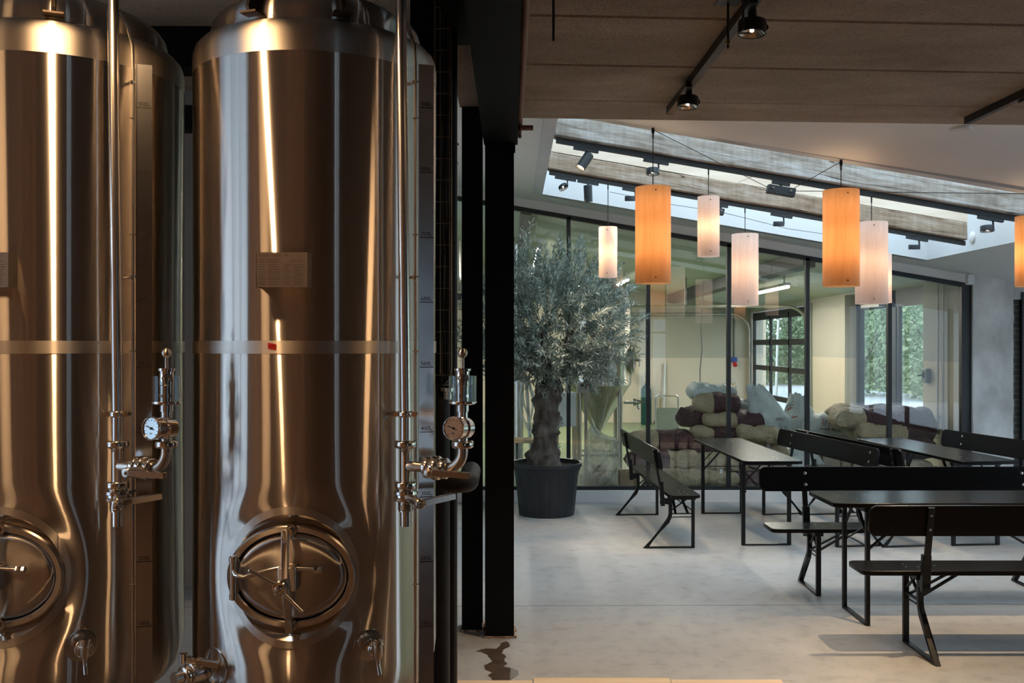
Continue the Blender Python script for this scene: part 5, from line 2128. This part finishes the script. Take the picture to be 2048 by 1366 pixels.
# =============================================================== BREW ROOM THINGS
def sack_mesh(L, W, H, seed, ends=(1, 1), sag=.0, lump=.02, wr=1.0):
    m = MB()
    nu, nv = 44, 36
    rnd_ = random.Random(seed)
    o1, o2 = rnd_.uniform(0, 50), rnd_.uniform(0, 50)
    vs_, fs = [], []
    for i in range(nu + 1):
        u = -1 + 2 * i / nu
        au = abs(u)
        e = max(0.0, 1 - au ** 7)
        hh = H / 2 * (e ** .6) * (.94 + .06 * cos(u * 5 + seed)) + .006
        ww = W / 2 * (.86 + .14 * (1 - au ** 3)) * (1.0 if au < .93 else 1 - (au - .93) * .8)
        for k in range(nv):
            a = 2 * pi * k / nv
            c, s_ = cos(a), sin(a)
            x = L / 2 * u
            y = ww * (abs(c) ** .62) * (1 if c > 0 else -1)
            z = hh * (abs(s_) ** .75) * (1 if s_ > 0 else -1)
            if z < 0:
                z *= .82
            q = Vector((x * 5 + o1, y * 5, z * 5 + o2))
            dn = noise.noise(q) * lump * 1.3 + noise.noise(q * 2.7) * lump * .7 * wr + noise.noise(q * 6.0) * lump * .35 * wr + abs(noise.noise(Vector((x * 4 + o1, a * 2.2, o2)))) * lump * wr * (.5 + 1.6 * au ** 3)
            z += dn * (1 if s_ >= 0 else -.6) - sag * u * u
            y += dn * .6 * (1 if c >= 0 else -1)
            x += noise.noise(Vector((y * 7 + o2, z * 7, o1))) * .012 * (au > .7)
            vs_.append((x, y, z + H * .41))
    for i in range(nu):
        for k in range(nv):
            k2 = (k + 1) % nv
            fs.append((i * nv + k, i * nv + k2, (i + 1) * nv + k2, (i + 1) * nv + k))
    fs += [tuple(range(nv - 1, -1, -1)), tuple(nu * nv + k for k in range(nv))]
    m.add(vs_, fs)
    return m


def sack(x0, x1, y0, y1, d, mat, label, seed, rz=0.0, tilt=0.0, W=.46, name='malt_sack', cat='sack', group='malt sacks stacked behind the glass', sag=0.0, ry=0.0, **kw):
    # photo extents of the sack at depth d give its length and height
    L = (x1 - x0) * d / F
    H = (y1 - y0) * d / F
    c = P((x0 + x1) / 2, y1, d)
    o = sack_mesh(L / max(.5, cos(rz)), W, H * 1.05, seed, sag=sag, **kw).obj(name, mat, None, 60)
    o.location = c
    o.rotation_euler = (tilt, ry, rz)
    tag(o, label, cat, group)
    return o


def on_sack(o, s, size, u, w_, mat, name, rot=0.0):
    # lettering pressed on to the camera side of a sack
    bt = BVHTree.FromPolygons([v.co for v in o.data.vertices], [tuple(p.vertices) for p in o.data.polygons])
    vs_, fs = text_geo(s, size) if isinstance(s, str) else s
    m = MB()
    out = []
    for p in vs_:
        x, z = p.x * cos(rot) - p.y * sin(rot) + u, p.x * sin(rot) + p.y * cos(rot) + w_
        hit = bt.ray_cast(Vector((x, -2, z)), Vector((0, 1, 0)))
        y = hit[0].y - .004 if hit[0] else None
        out.append((x, y, z))
    ok = [q[1] for q in out if q[1] is not None]
    if not ok:
        return None
    mean = sum(ok) / len(ok)
    m.add([(x, y if y is not None else mean, z) for x, y, z in out], fs)
    return m.obj(name, mat, o, 0, fix=False)


def rect_geo(w_, h_, nx=6):
    vs_ = [Vector((-w_ / 2 + w_ * i / nx, s * h_ / 2, 0)) for i in range(nx + 1) for s in (-1, 1)]
    return vs_, [(2 * i, 2 * i + 2, 2 * i + 3, 2 * i + 1) for i in range(nx)]


def tag_on(o, u, w_, sx_=.045, sz=.075, rot=.0):
    on_sack(o, rect_geo(sx_, sz), 0, u, w_, 'paper_tag', 'paper_tag', rot)


# left stack, from the floor up
sack(1290, 1412, 933, 974, 11.55, 'sack_tan', 'crumpled tan sack at the bottom of the left stack, by the bench seat', 1, .1, wr=1.6)
sack(1252, 1397, 897, 940, 11.70, 'sack_tan_right', 'maroon sack with a tan right end, second layer of the left stack', 2, .05)
sack(1258, 1384, 857, 900, 11.90, 'sack_tan_left', 'maroon sack with a tan left end, top of the left stack', 3, -.05)
t = MB()
t.box((-.10, -.12, 0), (.10, .12, .17))
o = t.obj('carton', 'cardboard', None, 0, bevel=.006)
o.location = (P(1256, 972, 11.35).x, 11.42, FZ)
tag(o, 'dark cardboard carton on the floor left of the sack stacks', 'box')
# central stack
a = sack(1398, 1474, 937, 970, 11.50, 'sack_tan', 'tan sack with a paper tag at the foot of the central stack', 5, 0, wr=1.5)
tag_on(a, .02, .13, .10, .14, -.3)
sack(1468, 1560, 935, 972, 11.60, 'sack_maroon', 'maroon sack at the foot of the central stack, under the table end', 6, .0)
sack(1392, 1486, 906, 942, 11.62, 'sack_tan', 'creased tan sack in the second layer of the central stack', 7, .15, wr=1.6)
a = sack(1474, 1572, 878, 942, 11.80, 'sack_tan', 'bulky tan sack with a white paper tag low in the central stack', 8, -.1, wr=1.4)
tag_on(a, .02, .30, .10, .14)
sack(1372, 1486, 874, 912, 11.95, 'sack_maroon', 'dark maroon sack in the middle of the central stack', 9, .08)
sack(1474, 1556, 852, 884, 11.72, 'sack_tan', 'tan sack with ruffled edges on the bulky tagged sack', 10, -.06, wr=1.8)
sack(1380, 1482, 850, 879, 12.0, 'sack_tan_left', 'maroon sack with a dark folded tan mouth, under the longest sack', 11, -.1)
sack(1402, 1546, 820, 856, 12.05, 'sack_tan_left', 'longest sack of the central stack, tan left end and maroon right', 12, -.03)
sack(1366, 1424, 812, 854, 12.25, 'sack_maroon', 'maroon sack end peeking out left of the central stack', 13, .5, wr=1.6)
sack(1386, 1478, 783, 829, 12.15, 'sack_tan_left', 'bulging maroon sack with tan left end, topmost maroon of the central stack', 14, -.12)
sack(1378, 1466, 766, 800, 12.35, 'sack_white', 'flat white sack draped over the top of the central stack', 15, .05, name='malt_sack', wr=1.6)
sack(1462, 1530, 797, 824, 12.4, 'sack_white', 'white sack lying between the topmost maroon sack and the crumpled open one', 16, -.2, wr=1.6)
# white woven sacks
def crumpled(x0, x1, y0, y1, d, seed, label, spike=None):
    W = (x1 - x0) * d / F / 2
    H = (y1 - y0) * d / F
    m = MB()
    n, K = 48, 30
    rnd_ = random.Random(seed)
    o1 = rnd_.uniform(0, 30)
    vs_, fs = [], []
    for i in range(K + 1):
        q = i / K
        prof_ = (1 - .55 * max(0, q - .45) / .55) * (1.0 if q > .08 else .86 + .14 * q / .08)
        for k in range(n):
            a_ = 2 * pi * k / n
            fold = 1 + .10 * q * cos(a_ * 5 + seed) + .16 * noise.noise((cos(a_) * 1.6 + o1, sin(a_) * 1.6, q * 3)) + .09 * noise.noise((cos(a_) * 4 + o1, sin(a_) * 4, q * 8))
            x = W * prof_ * fold * cos(a_)
            y = W * .75 * prof_ * fold * sin(a_)
            z = H * q * (1 + .10 * q * noise.noise((cos(a_) * 2 + o1, sin(a_) * 2, 5)))
            if spike:
                x += spike * max(0, q - .35) ** 1.5
            vs_.append((x, y, z))
    for i in range(K):
        for k in range(n):
            k2 = (k + 1) % n
            fs.append((i * n + k, i * n + k2, (i + 1) * n + k2, (i + 1) * n + k))
    fs.append(tuple(range(n - 1, -1, -1)))
    # mouth folding back in
    base = K * n
    for j, (sc_, dz) in enumerate(((.72, -.10), (.35, -.22))):
        for k in range(n):
            p = Vector(vs_[base + k])
            cx = (spike or 0) * (.65 ** 1.5)
            vs_.append(((p.x - cx) * sc_ + cx, p.y * sc_, p.z + dz * H))
    for j in range(2):
        for k in range(n):
            k2 = (k + 1) % n
            a0 = base + j * n
            fs.append((a0 + k, a0 + k2, a0 + n + k2, a0 + n + k))
    fs.append(tuple(base + 2 * n + k for k in range(n)))
    m.add(vs_, fs)
    o = m.obj('woven_sack', 'sack_white', None, 60)
    o.location = P((x0 + x1) / 2, y1, d)
    return tag(o, label, 'sack', 'white woven sacks behind the glass')


a = crumpled(1500, 1578, 772, 884, 12.0, 21, 'crumpled open white woven sack slumped down the right side of the central stack', -.34)
for u, w_, s in ((.10, .30, 'MALT'), (.13, .20, '25 kg')):
    on_sack(a, s, .05, u, w_, 'cable_grey', 'print')
a = crumpled(1562, 1632, 788, 878, 12.4, 22, 'upright white woven sack with an open mouth and red print')
for u, w_, r_ in ((-.14, .40, .6), (-.10, .30, .3)):
    on_sack(a, rect_geo(.07, .012), 0, u, w_, 'red_ink', 'print', r_)
on_sack(a, 'MALT', .05, -.12, .45, 'cable_grey', 'print', .7)
a = sack(1594, 1696, 822, 880, 12.3, 'sack_white', 'filled white woven sack with dark lettering and red stripes', 23, -.05, name='woven_sack', group='white woven sacks behind the glass', sag=.10, W=.5)
for u, s_, r_ in ((-.06, .10, 1.3), (.02, .16, 1.45), (.12, .12, 1.6), (.20, .07, 1.7)):
    on_sack(a, rect_geo(s_, .010), 0, u, .25, 'red_ink', 'print', r_)
on_sack(a, 'maew Black', .055, .03, .16, 'ink', 'lettering', -.12)
on_sack(a, 'MALT', .06, -.02, .27, 'cable_grey', 'print', 1.3)
sack(1572, 1712, 872, 892, 12.2, 'sack_tan', 'flattened tan sack beneath the lettered white sack', 24, 0)
sack(1556, 1640, 893, 975, 12.0, 'sack_white', 'big white sack standing on the floor, seen between the bench legs', 25, 0, name='woven_sack', group='white woven sacks behind the glass', W=.5)
sack(1628, 1720, 886, 975, 12.3, 'sack_tan', 'big tan sack standing on the floor below the flattened one', 26, 0, W=.5)
# right stack by the glass door
sack(1716, 1862, 910, 970, 11.42, 'sack_tan', 'tan sack on the floor below the right stack', 30, 0)
sack(1712, 1866, 868, 918, 11.42, 'sack_maroon', 'maroon sack low in the right stack', 31, 0)
a = sack(1704, 1802, 843, 882, 11.36, 'sack_tan', 'tan sack with a small paper tag under the right stack', 32, .05, wr=1.6)
tag_on(a, -.07, .16, .035, .10, .15)
sack(1776, 1858, 808, 884, 11.50, 'sack_maroon', 'tall maroon sack at the right end of the right stack', 33, 0, W=.55)
sack(1660, 1786, 808, 838, 11.75, 'sack_tan_left', 'sack lying at the back of the right stack, tan left end', 34, .12)
a = sack(1664, 1794, 814, 858, 11.45, 'sack_tan_left', 'long maroon sack with a tan tagged left end on the right stack', 35, -.06)
tag_on(a, -.36, .16, .05, .07, .4)
# clear plastic rubbish bag
m = MB()
n, K = 44, 30
d_ = 11.30
W, H = 78 * d_ / F / 2, 118 * d_ / F
vs_, fs = [], []
for i in range(K + 1):
    q = i / K
    pr_ = (.86 + .14 * min(1, q / .12)) * (1 - .28 * q) if q < .82 else (1 - .28 * .82) * max(.03, 1 - (q - .82) / .19)
    for k in range(n):
        a_ = 2 * pi * k / n
        f = 1 + .10 * noise.noise((cos(a_) * 1.5, sin(a_) * 1.5, q * 3 + 7)) + .08 * noise.noise((cos(a_) * 4, sin(a_) * 4, q * 9)) + .06 * q * cos(6 * a_)
        vs_.append((W * pr_ * f * cos(a_) + (.05 * q if q < .8 else .04 - (q - .8) * .5), W * .8 * pr_ * f * sin(a_), H * (q if q < .8 else .8 + (q - .8) * (1.0 + .5 * cos(a_ - 2.6)))))
for i in range(K):
    for k in range(n):
        k2 = (k + 1) % n
        fs.append((i * n + k, i * n + k2, (i + 1) * n + k2, (i + 1) * n + k))
m.add(vs_, fs)
o = m.obj('plastic_bag', 'plastic_film', None, 60)
o.location = (P(1197, 970, d_).x, 11.33, FZ)
tag(o, 'translucent plastic bag standing inside the glass between pot and bench', 'bag')
for i, (x, y, z, s, mt) in enumerate(((-.05, .02, .02, .09, 'cable_grey'), (.07, -.02, .0, .08, 'sack_maroon'), (.0, .0, .14, .08, 'cardboard'))):
    mm = MB()
    mm.box((-s, -s * .8, 0), (s, s * .8, s * 1.2))
    oo = mm.obj('packet', mt, o, 0, bevel=.015)
    oo.location = (x, y, z + .01)
    oo.rotation_euler = (.2, .1, i)

# platform cart
d_ = 15.6
p = P(1334, 860, d_)
t = empty('platform_cart', (p.x, d_, FZ), 0, 'platform cart with tubular handle and grey panel behind the left stack', 'cart')
m = MB()
w2, ht = .185, .93 - FZ + .02
m.tube([(-w2, 0, .14), (-w2, 0, ht - .06)] + arc3((-w2 + .05, 0, ht - .05), (-1, 0, 0), (0, 0, 1), .05, 0, pi / 2, 5) + arc3((w2 - .05, 0, ht - .05), (0, 0, 1), (1, 0, 0), .05, 0, pi / 2, 5) + [(w2, 0, .14)], .016, 12)
m.obj('handle', 'steel_dull', t)
m = MB()
m.prism(rrect(w2 * 2 - .03, .42, .03), lambda a, b, q: (a, q, b + .44), -.006, .006)
m.obj('panel', 'grey_plate', t, 0)
m = MB()
m.box((-.24, -.05, .14), (.24, .75, .18))
m.obj('platform', 'grey_plate', t, 0, bevel=.01)
for x in (-.18, .18):
    for y in (.03, .66):
        m = MB()
        m.cyl((x - .016, y, .06), (x + .016, y, .06), .06, n=20)
        m.box((x - .02, y - .02, .06), (x + .02, y + .02, .14))
        m.obj('caster', 'black_rubber', t, 30)


# gas cylinders
def gas(x, d_, ztop, lab):
    t = empty('gas_cylinder', (x, d_, FZ), 0, lab, 'gas cylinder')
    r = .112
    h = ztop - FZ
    m = MB()
    m.lathe([(r * .92, 0), (r, .02), (r, h - .14), (r * .94, h - .09), (r * .72, h - .04), (r * .38, h - .005), (.028, h), (.028, h + .03)], 28)
    m.obj('body', 'gas_green', t)
    m = MB()
    m.lathe([(.02, h + .03), (.02, h + .09), (.012, h + .10), (.012, h + .15)], 14)
    m.cyl((0, 0, h + .08), (.06, 0, h + .08), .012, n=10)
    m.lathe([(.03, h + .15), (.03, h + .17)], 14)
    m.obj('valve', 'brass', t)
    m = MB()
    for y in (-.08, .08):
        m.tube([(y, 0, h - .01), (y * 1.0, 0, h + .1), (y * .7, 0, h + .2), (y * .3, 0, h + .24)], .009, 8)
    m.tube(arc3((0, 0, h + .23), (1, 0, 0), (0, 0, 1), .04, 0, 2 * pi, 12), .009, 8, False)
    m.obj('guard', 'steel_dull', t)


gas(P(1293, 850, 20.0).x, 20.05, .94, 'green gas cylinder standing by the brew room wall, left of the cart')
gas(P(1467, 850, 20.0).x, 20.05, .80, 'gas cylinder hidden behind the central stack below the wall socket')
for px0, px1, y1, mt, lab in ((1319, 1325, 728, 'pallet_wood', 'wooden broom handle leaning on the brew room wall'), (1326, 1331, 724, 'white_plastic', 'pale squeegee pole leaning beside the broom handle')):
    a, b = P(px0, 850, 20.3), P(px1, y1, BY - .03)
    m = MB()
    m.tube([(a.x, 20.3, FZ), (b.x, BY - .03, b.z)], .017, 10)
    pole = m.obj('broom' if mt == 'pallet_wood' else 'squeegee', mt)
    tag(pole, lab, 'broom' if mt == 'pallet_wood' else 'squeegee')
    m = MB()
    m.box((a.x - .12, 20.25, FZ), (a.x + .0, 20.32, FZ + .06))
    m.obj('head', 'cable_grey', pole, 0)
# hanging cable, socket, pipe on the far wall
m = MB()
pts = [P(1406, 545, 16.5), P(1405, 600, 16.5), P(1402, 660, 16.5), P(1404, 700, 16.5), P(1400, 740, 16.5), P(1401, 800, 16.5)]
m.tube(pts, .010, 8)
tag(m.obj('hanging_cable', 'cable_grey'), 'grey cable hanging down from the brew room ceiling', 'cable')
p = P(1468, 724, BY - .05)
t = empty('wall_socket', p, 0, 'blue and red power socket on the brew room wall, below a grey conduit', 'socket')
MB().box((-.06, -.05, 0), (.06, .05, .10)).obj('socket_box', 'blue_plastic', t, 0, bevel=.006)
m = MB()
m.cyl((0, -.05, -.03), (0, -.12, -.07), .045, n=16)
m.obj('socket_outlet', 'red_plastic', t)
m = MB()
m.tube([(0, .03, .10), (0, .03, .95)], .014, 8)
m.obj('conduit', 'cable_grey', t)
# right wall services
for y, z0, lab in ((11.42, .70, 'left of two thin steel pipes on the right wall of the brew room'), (11.28, .62, 'right of two thin steel pipes on the right wall of the brew room')):
    t = empty('wall_pipe', (BX - .03, y, z0), 0, lab, 'pipe')
    m = MB()
    m.tube([(0, 0, 0), (0, 0, 2.55 - z0)], .012, 10)
    m.tube([(0, 0, .22), (.03, 0, .22)], .01, 8)
    m.obj('pipe_run', 'steel_dull', t)
    m = MB()
    m.lathe([(.016, .02), (.022, .03), (.022, .07), (.016, .08)], 14)
    m.bar((0, 0, .05), (-.05, .10, .055), .012, .006)
    m.obj('ball_valve', 'steel_dull', t)
t = empty('wall_tap', (BX - .01, 11.62, .86), 0, 'wall tap with a black knob beside the pipes in the brew room', 'tap')
m = MB()
m.tube([(0, 0, 0), (-.10, .0, .0), (-.12, .0, -.03), (-.12, 0, -.10)], .014, 10)
m.lathe([(.04, 0), (.04, .01)], 16, (0, 0, 0), (-1, 0, 0))
m.obj('spout', 'steel_dull', t)
m = MB()
m.ball((-.13, .02, .06), .035, 14, 8)
m.cyl((-.10, 0, 0), (-.13, .02, .05), .01, n=8)
m.obj('knob', 'black_rubber', t)
t = empty('control_box', (BX - .04, 11.75, 1.40), 0, 'grey control box with key switch on the right wall', 'control box')
MB().box((-.02, -.07, -.09), (.039, .07, .09)).obj('housing', 'grey_plate', t, 0, bevel=.012)
m = MB()
m.box((-.026, -.02, -.03), (-.02, .02, .05))
m.tube([(-.02, 0, .01), (-.09, .0, .0)], .008, 8)
m.obj('key_switch', 'black_rubber', t, 0)
# LED tubes
for x, ya, yb, lab in ((.405, 14.2, 17.3, 'bright LED tube on the brew room ceiling above the olive tree'), (3.93, 13.5, 16.2, 'bright LED tube on the brew room ceiling near the garage door'),
                       (2.05, 16.8, 18.6, 'short LED tube far back on the brew room ceiling'), (.405, 17.7, 19.4, 'LED tube far back above the olive tree')):
    t = empty('led_tube', (x, ya, roof(x) - .20), 0, lab, 'tube light')
    m = MB()
    m.box((-.03, 0, .03), (.03, yb - ya, .07))
    m.box((-.01, .2, .07), (.01, .23, .18))
    m.box((-.01, yb - ya - .23, .07), (.01, yb - ya - .2, .18))
    m.obj('housing', 'white_plastic', t, 0)
    m = MB()
    m.tube([(0, 0.02, .012), (0, yb - ya - .02, .012)], .024, 12)
    m.obj('tube', 'tube_white', t)
    la = bpy.data.lights.new('tube_light', 'AREA')
    la.shape, la.size, la.size_y = 'RECTANGLE', .04, yb - ya
    la.energy = 24 * (yb - ya)
    la.color = (1.0, .95, .84)
    lo = bpy.data.objects.new('tube_light', la)
    lo.location = (0, (yb - ya) / 2, -.02)
    lo.parent = t
    COL.objects.link(lo)

# conical fermenter behind the olive tree
d_ = 13.2
c = P(1196, 880, d_)
t = empty('conical_fermenter', (c.x, d_, FZ), 0, 'conical bottomed steel fermenter behind the olive tree in the brew room', 'fermenter')
r = 66 * d_ / F
m = MB()
zc1, zc2 = CH - 80 * d_ / F - FZ, CH - 175 * d_ / F - FZ
m.lathe([(.03, zc2 - .10), (.04, zc2), (r - .04, zc1 - .03), (r - .01, zc1), (r, zc1 + .05), (r, 2.25), (r - .03, 2.36), (r * .6, 2.50), (.0, 2.58)], 64)
m.obj('vessel', 'steel_shell', t, 30)
for i in range(4):
    a = pi / 4 + i * pi / 2
    m = MB()
    m.cyl((.86 * r * cos(a), .86 * r * sin(a), 0), (.86 * r * cos(a), .86 * r * sin(a), zc1 + .02), .032, n=16)
    m.obj('leg', 'steel_satin', t)
m = MB()
for i in range(4):
    a, b = pi / 4 + i * pi / 2, pi / 4 + (i + 1) * pi / 2
    m.cyl((.86 * r * cos(a), .86 * r * sin(a), .18), (.86 * r * cos(b), .86 * r * sin(b), .18), .016, n=10)
m.obj('stretcher', 'steel_satin', t)
m = MB()
zv = CH - 113 * d_ / F - FZ
m.cyl((r * .72, -.22, zv), (r + .10, -.26, zv), .02, n=14)
m.lathe([(.04, -.02), (.045, 0), (.04, .02)], 18, (r + .02, -.25, zv), (1, -.15, 0))
m.tube([(r + .06, -.25, zv), (r + .06, -.25, zv - .06), (r + .08, -.25, zv - .09)], .015, 10)
m.bar((r + .0, -.25, zv + .05), (r + .16, -.28, zv + .0), .02, .014)
m.obj('sample_valve', 'steel_polished', t)
m = MB()
zm = CH - 30 * d_ / F - FZ
ad = Vector((.97, -.22, 0)).normalized()
cm = ad * (r + .0)
m.lathe([(.20, -.05), (.20, .02), (.17, .025), (.17, .045), (.10, .06), (.0, .065)], 32, cm + Vector((0, 0, zm)), ad)
m.lathe([(.02, .06), (.02, .12)], 12, cm + Vector((0, 0, zm)), ad)
m.bar(cm + ad * .115 + Vector((0, 0, zm - .09)), cm + ad * .115 + Vector((0, 0, zm + .09)), .014, .014)
m.bar(cm + ad * .115 + Vector((.02, -.08, zm)), cm + ad * .115 + Vector((-.02, .08, zm)), .014, .014)
m.obj('manway', 'steel_satin', t)
t = empty('switch_box', P(1172, 786, 12.3), 0, 'small grey control box with black and red buttons in front of the fermenter', 'control box')
MB().box((-.12, -.04, 0), (.14, .06, .14)).obj('housing', 'steel_dull', t, 0, bevel=.005)
for x, mt in ((-.055, 'black_rubber'), (.025, 'red_plastic')):
    m = MB()
    m.cyl((x, -.04, .10), (x, -.06, .10), .018, n=16)
    m.obj('push_button', mt, t)
m = MB()
m.bar((0, .02, -(P(0, 786, 12.3).z - FZ)), (0, .02, 0), .04, .04)
m.obj('stand', 'steel_dull', t, 0)
# white cabinet, wheeled frame, hose pole and duct left of the trunk
t = empty('steel_cabinet', (P(1133, 850, 12.6).x, 12.6, FZ), 0, 'pale cabinet on legs just right of the olive trunk, behind the glass', 'cabinet')
MB().box((-.14, 0, CH - 163 * 12.6 / F - FZ), (.13, .3, CH - 95 * 12.6 / F - FZ)).obj('body', 'white_plastic', t, 0, bevel=.008)
for x in (-.12, .11):
    for y in (.02, .27):
        m = MB()
        m.bar((x, y, 0), (x, y, CH - 162 * 12.6 / F - FZ), .035, .035)
        m.obj('leg', 'steel_satin', t, 0)
m = MB()
x = P(1040, 800, 12.9).x
vs_p = []
for i in range(61):
    vs_p.append((.062 + (.006 if i % 2 else 0), 3.05 * i / 60))
m.lathe(vs_p, 24, (x - .02, 12.9, FZ))
tag(m.obj('spiral_duct', 'steel_dull', None, 20), 'ribbed steel duct standing behind the glass beside the column', 'duct')
t = empty('hose_rack', (P(1050, 850, 12.4).x, 12.4, FZ), 0, 'steel pole with looped pale hoses and a red hose end, left of the olive trunk', 'hose rack')
zt3 = P(0, 752, 12.4).z - FZ
m = MB()
m.tube([(.10, 0, .0), (.06, 0, .55), (.015, 0, zt3 - .02)], .022, 12)
m.obj('pole', 'steel_dull', t)
for i in range(4):
    m = MB()
    w_ = .05 + .022 * i
    pts = [(.0 + .01 * i, -.03, zt3)]
    for k in range(1, 10):
        q = k / 9
        pts.append((w_ * sin(q * pi) * (1 if i % 2 else -1.0) + .05 * q, -.03 - .01 * i, zt3 - (.55 + .08 * i) * q))
    m.tube(pts, .012, 8)
    m.obj('hose', 'hose_pvc', t)
m = MB()
m.tube([(-.10, -.03, zt3 - .01), (-.02, -.03, zt3 + .015), (.02, -.02, zt3)], [.028, .028, .02], 14)
m.obj('hose_end', 'red_plastic', t)
m = MB()
m.box((-.2, -.2, 0), (.25, .2, .03))
m.obj('base', 'steel_dull', t, 0)
t = empty('wheeled_dolly', (P(1056, 870, 11.9).x, 11.95, FZ), 0, 'low wooden topped dolly on dark wheels behind the pot', 'dolly')
MB().box((-.22, -.16, .46), (.20, .2, .50)).obj('deck', 'pallet_wood', t, 0, bevel=.005)
for x in (-.14, .12):
    for y in (-.08, .12):
        m = MB()
        m.bar((x, y, .07), (x, y, .46), .03, .03)
        m.cyl((x - .015, y, .06), (x + .015, y, .06), .06, n=18)
        m.obj('wheel_post', 'cable_grey', t, 30)
# steel kettle and heater seen in the gap left of the columns
t = empty('wall_heater', (P(908, 500, 14.0).x - .05, 14.0, P(0, 560, 14.0).z), 0, 'grey steel air heater seen left of the columns', 'heater')
MB().box((-.22, 0, 0), (.13, .5, .62)).obj('housing', 'steel_dull', t, 0, bevel=.02)
m = MB()
m.tube([(.0, .1, 0), (.0, .1, -.12)] + arc3((.12, .1, -.12), (-1, 0, 0), (0, 0, -1), .12, 0, pi / 2, 6) + [(.3, .1, -.24)], .05, 14)
m.obj('flue', 'rail_dark', t)

# =============================================================== OUTSIDE
struct(boxes(((6.55, 26.0, -.1), (6.95, 26.6, 4.6))), 'wall_neighbour', 'brick_pale', smooth=0)
t = empty('parking_sign', (10.0, 33.4, 0), 0, 'grey parking sign on a post outside the garage door', 'sign')
k_ = 33.4 / 19.0
m = MB()
sx0 = P(1556, 640, 33.4)
t.location = (sx0.x, 33.4, 0)
m.tube([(-.07, 0, -.1), (-.02, 0, 1.6), (.02, 0, sx0.z)], .05, 10)
m.obj('post', 'steel_dull', t)
m = MB()
m.prism(rrect(.26, .60, .03), lambda a, b, q: (a, q, b + sx0.z + .35), -.07, -.05)
sg = m.obj('sign_panel', 'white_plastic', t, 0)
m = MB()
for z, h in ((.50, .06), (.34, .16), (.20, .04)):
    m.box((-.10, -.075, sx0.z + z - h / 2), (.10, -.07, sx0.z + z + h / 2))
m.obj('pictogram', 'cable_grey', sg, 0)


def bush(x, y, rx, ry, rz_, zc, seed, n, lab, lw=.11):
    rnd_ = random.Random(seed)
    m = MB()
    for i in range(n):
        v = Vector((rnd_.gauss(0, 1), rnd_.gauss(0, 1), rnd_.gauss(0, 1))).normalized()
        q = rnd_.uniform(.55, 1.0) * (1 + .25 * noise.noise(v * 2.5 + Vector((seed, 0, 0))))
        p = Vector((v.x * rx * q, v.y * ry * q, zc + v.z * rz_ * q))
        if p.z < 0.0:
            continue
        a = Vector((rnd_.gauss(0, 1), rnd_.gauss(0, 1), rnd_.gauss(0, 1))).normalized()
        b = a.orthogonal().normalized()
        l_ = lw * rnd_.uniform(.6, 1.4)
        m.add([p, p + a * l_ * .5 + b * l_ * .35, p + a * l_, p + a * l_ * .5 - b * l_ * .35], [(0, 1, 2, 3)])
    t = empty('bush', (x, y, 0), 0, lab, 'bush', 'green bushes outside the brew room')
    m.obj('leaves', 'bush_leaf', t, 0, fix=False)['kind'] = 'stuff'
    m = MB()
    m.tube([(0, 0, 0), (.05, 0, zc * .6), (0, .05, zc)], [.08, .06, .03], 8)
    for i in range(5):
        a = 2 * pi * i / 5
        m.tube([(.02, 0, zc * .5), (rx * .5 * cos(a), ry * .5 * sin(a), zc + rz_ * .3)], [.04, .015], 6)
    m.obj('stem', 'olive_bark', t, 30)


bush(11.4, 43.5, 2.0, 2.0, 2.4, 1.9, 1, 2600, 'bush outside seen through the garage door, left of the sign', .20)
bush(13.6, 48.5, 2.2, 2.2, 3.6, 3.0, 2, 3200, 'tall bush outside far behind the garage door glass', .24)
bush(13.9, 43.2, 1.8, 2.2, 2.6, 2.0, 3, 2600, 'bush outside at the right side of the garage door glass', .20)
bush(12.6, 34.2, 1.7, 1.9, 2.3, 1.9, 4, 3000, 'bush outside behind the left leaf of the glass door', .17)
bush(13.9, 30.8, 1.7, 1.9, 2.4, 1.9, 5, 3000, 'bush outside behind the right leaf of the glass door', .17)
bush(16.2, 34.0, 2.6, 2.8, 3.6, 4.0, 6, 3400, 'tall tree outside above the glass door bushes', .2)
bush(15.8, 27.2, 2.0, 2.2, 3.0, 2.6, 8, 3000, 'rightmost bush outside, near the hinge side of the glass door', .18)

# =============================================================== FLOOR DETAILS
for x0, x1, y1, lab in ((905, 1064, 1360, 'short pale wooden board on the floor at the bottom edge, beside the tank'), (1066, 1338, 1355, 'pale wooden board with a knot on the floor at the bottom edge'), (1340, 1562, 1358.5, 'rightmost pale wooden board on the floor at the bottom edge')):
    d_ = (CH - .03) * F / (y1 - HZ)
    m = MB()
    m.box(((x0 - 1024) * d_ / F, d_ - .62, 0), ((x1 - 1024) * d_ / F, d_, .03))
    o = m.obj('floor_board', 'floor_board', None, 0, bevel=.004)
    tag(o, lab, 'board', 'pale boards on the floor')
outl = [(1012, 1283), (1020, 1286), (1018, 1293), (1006, 1300), (1004, 1306), (1012, 1315), (1008, 1320), (1014, 1328), (1006, 1334), (1034, 1340), (1036, 1349), (1028, 1356), (1020, 1362), (984, 1362), (976, 1350), (985, 1345), (970, 1340), (968, 1331), (984, 1324), (980, 1316), (974, 1309), (954, 1302), (972, 1297), (990, 1298), (1000, 1292), (1002, 1286)]
poly = []
rnd = random.Random(3)
for i, (px, py) in enumerate(outl):
    nx_, ny_ = outl[(i + 1) % len(outl)]
    for q in (0, .33, .66):
        x, y = px + (nx_ - px) * q, py + (ny_ - py) * q
        d_ = CH * F / (y - HZ)
        poly.append(((x - 1024 + rnd.uniform(-2, 2)) * d_ / F, d_ + rnd.uniform(-.008, .008)))
m = MB()
m.prism(poly, lambda a, b, q: (a, b, q), .0003, .0016)
o = m.obj('wet_patch', 'wet_concrete', None, 0)
tag(o, 'dark wet patch on the concrete in front of the columns', 'water stain', None, 'stuff')
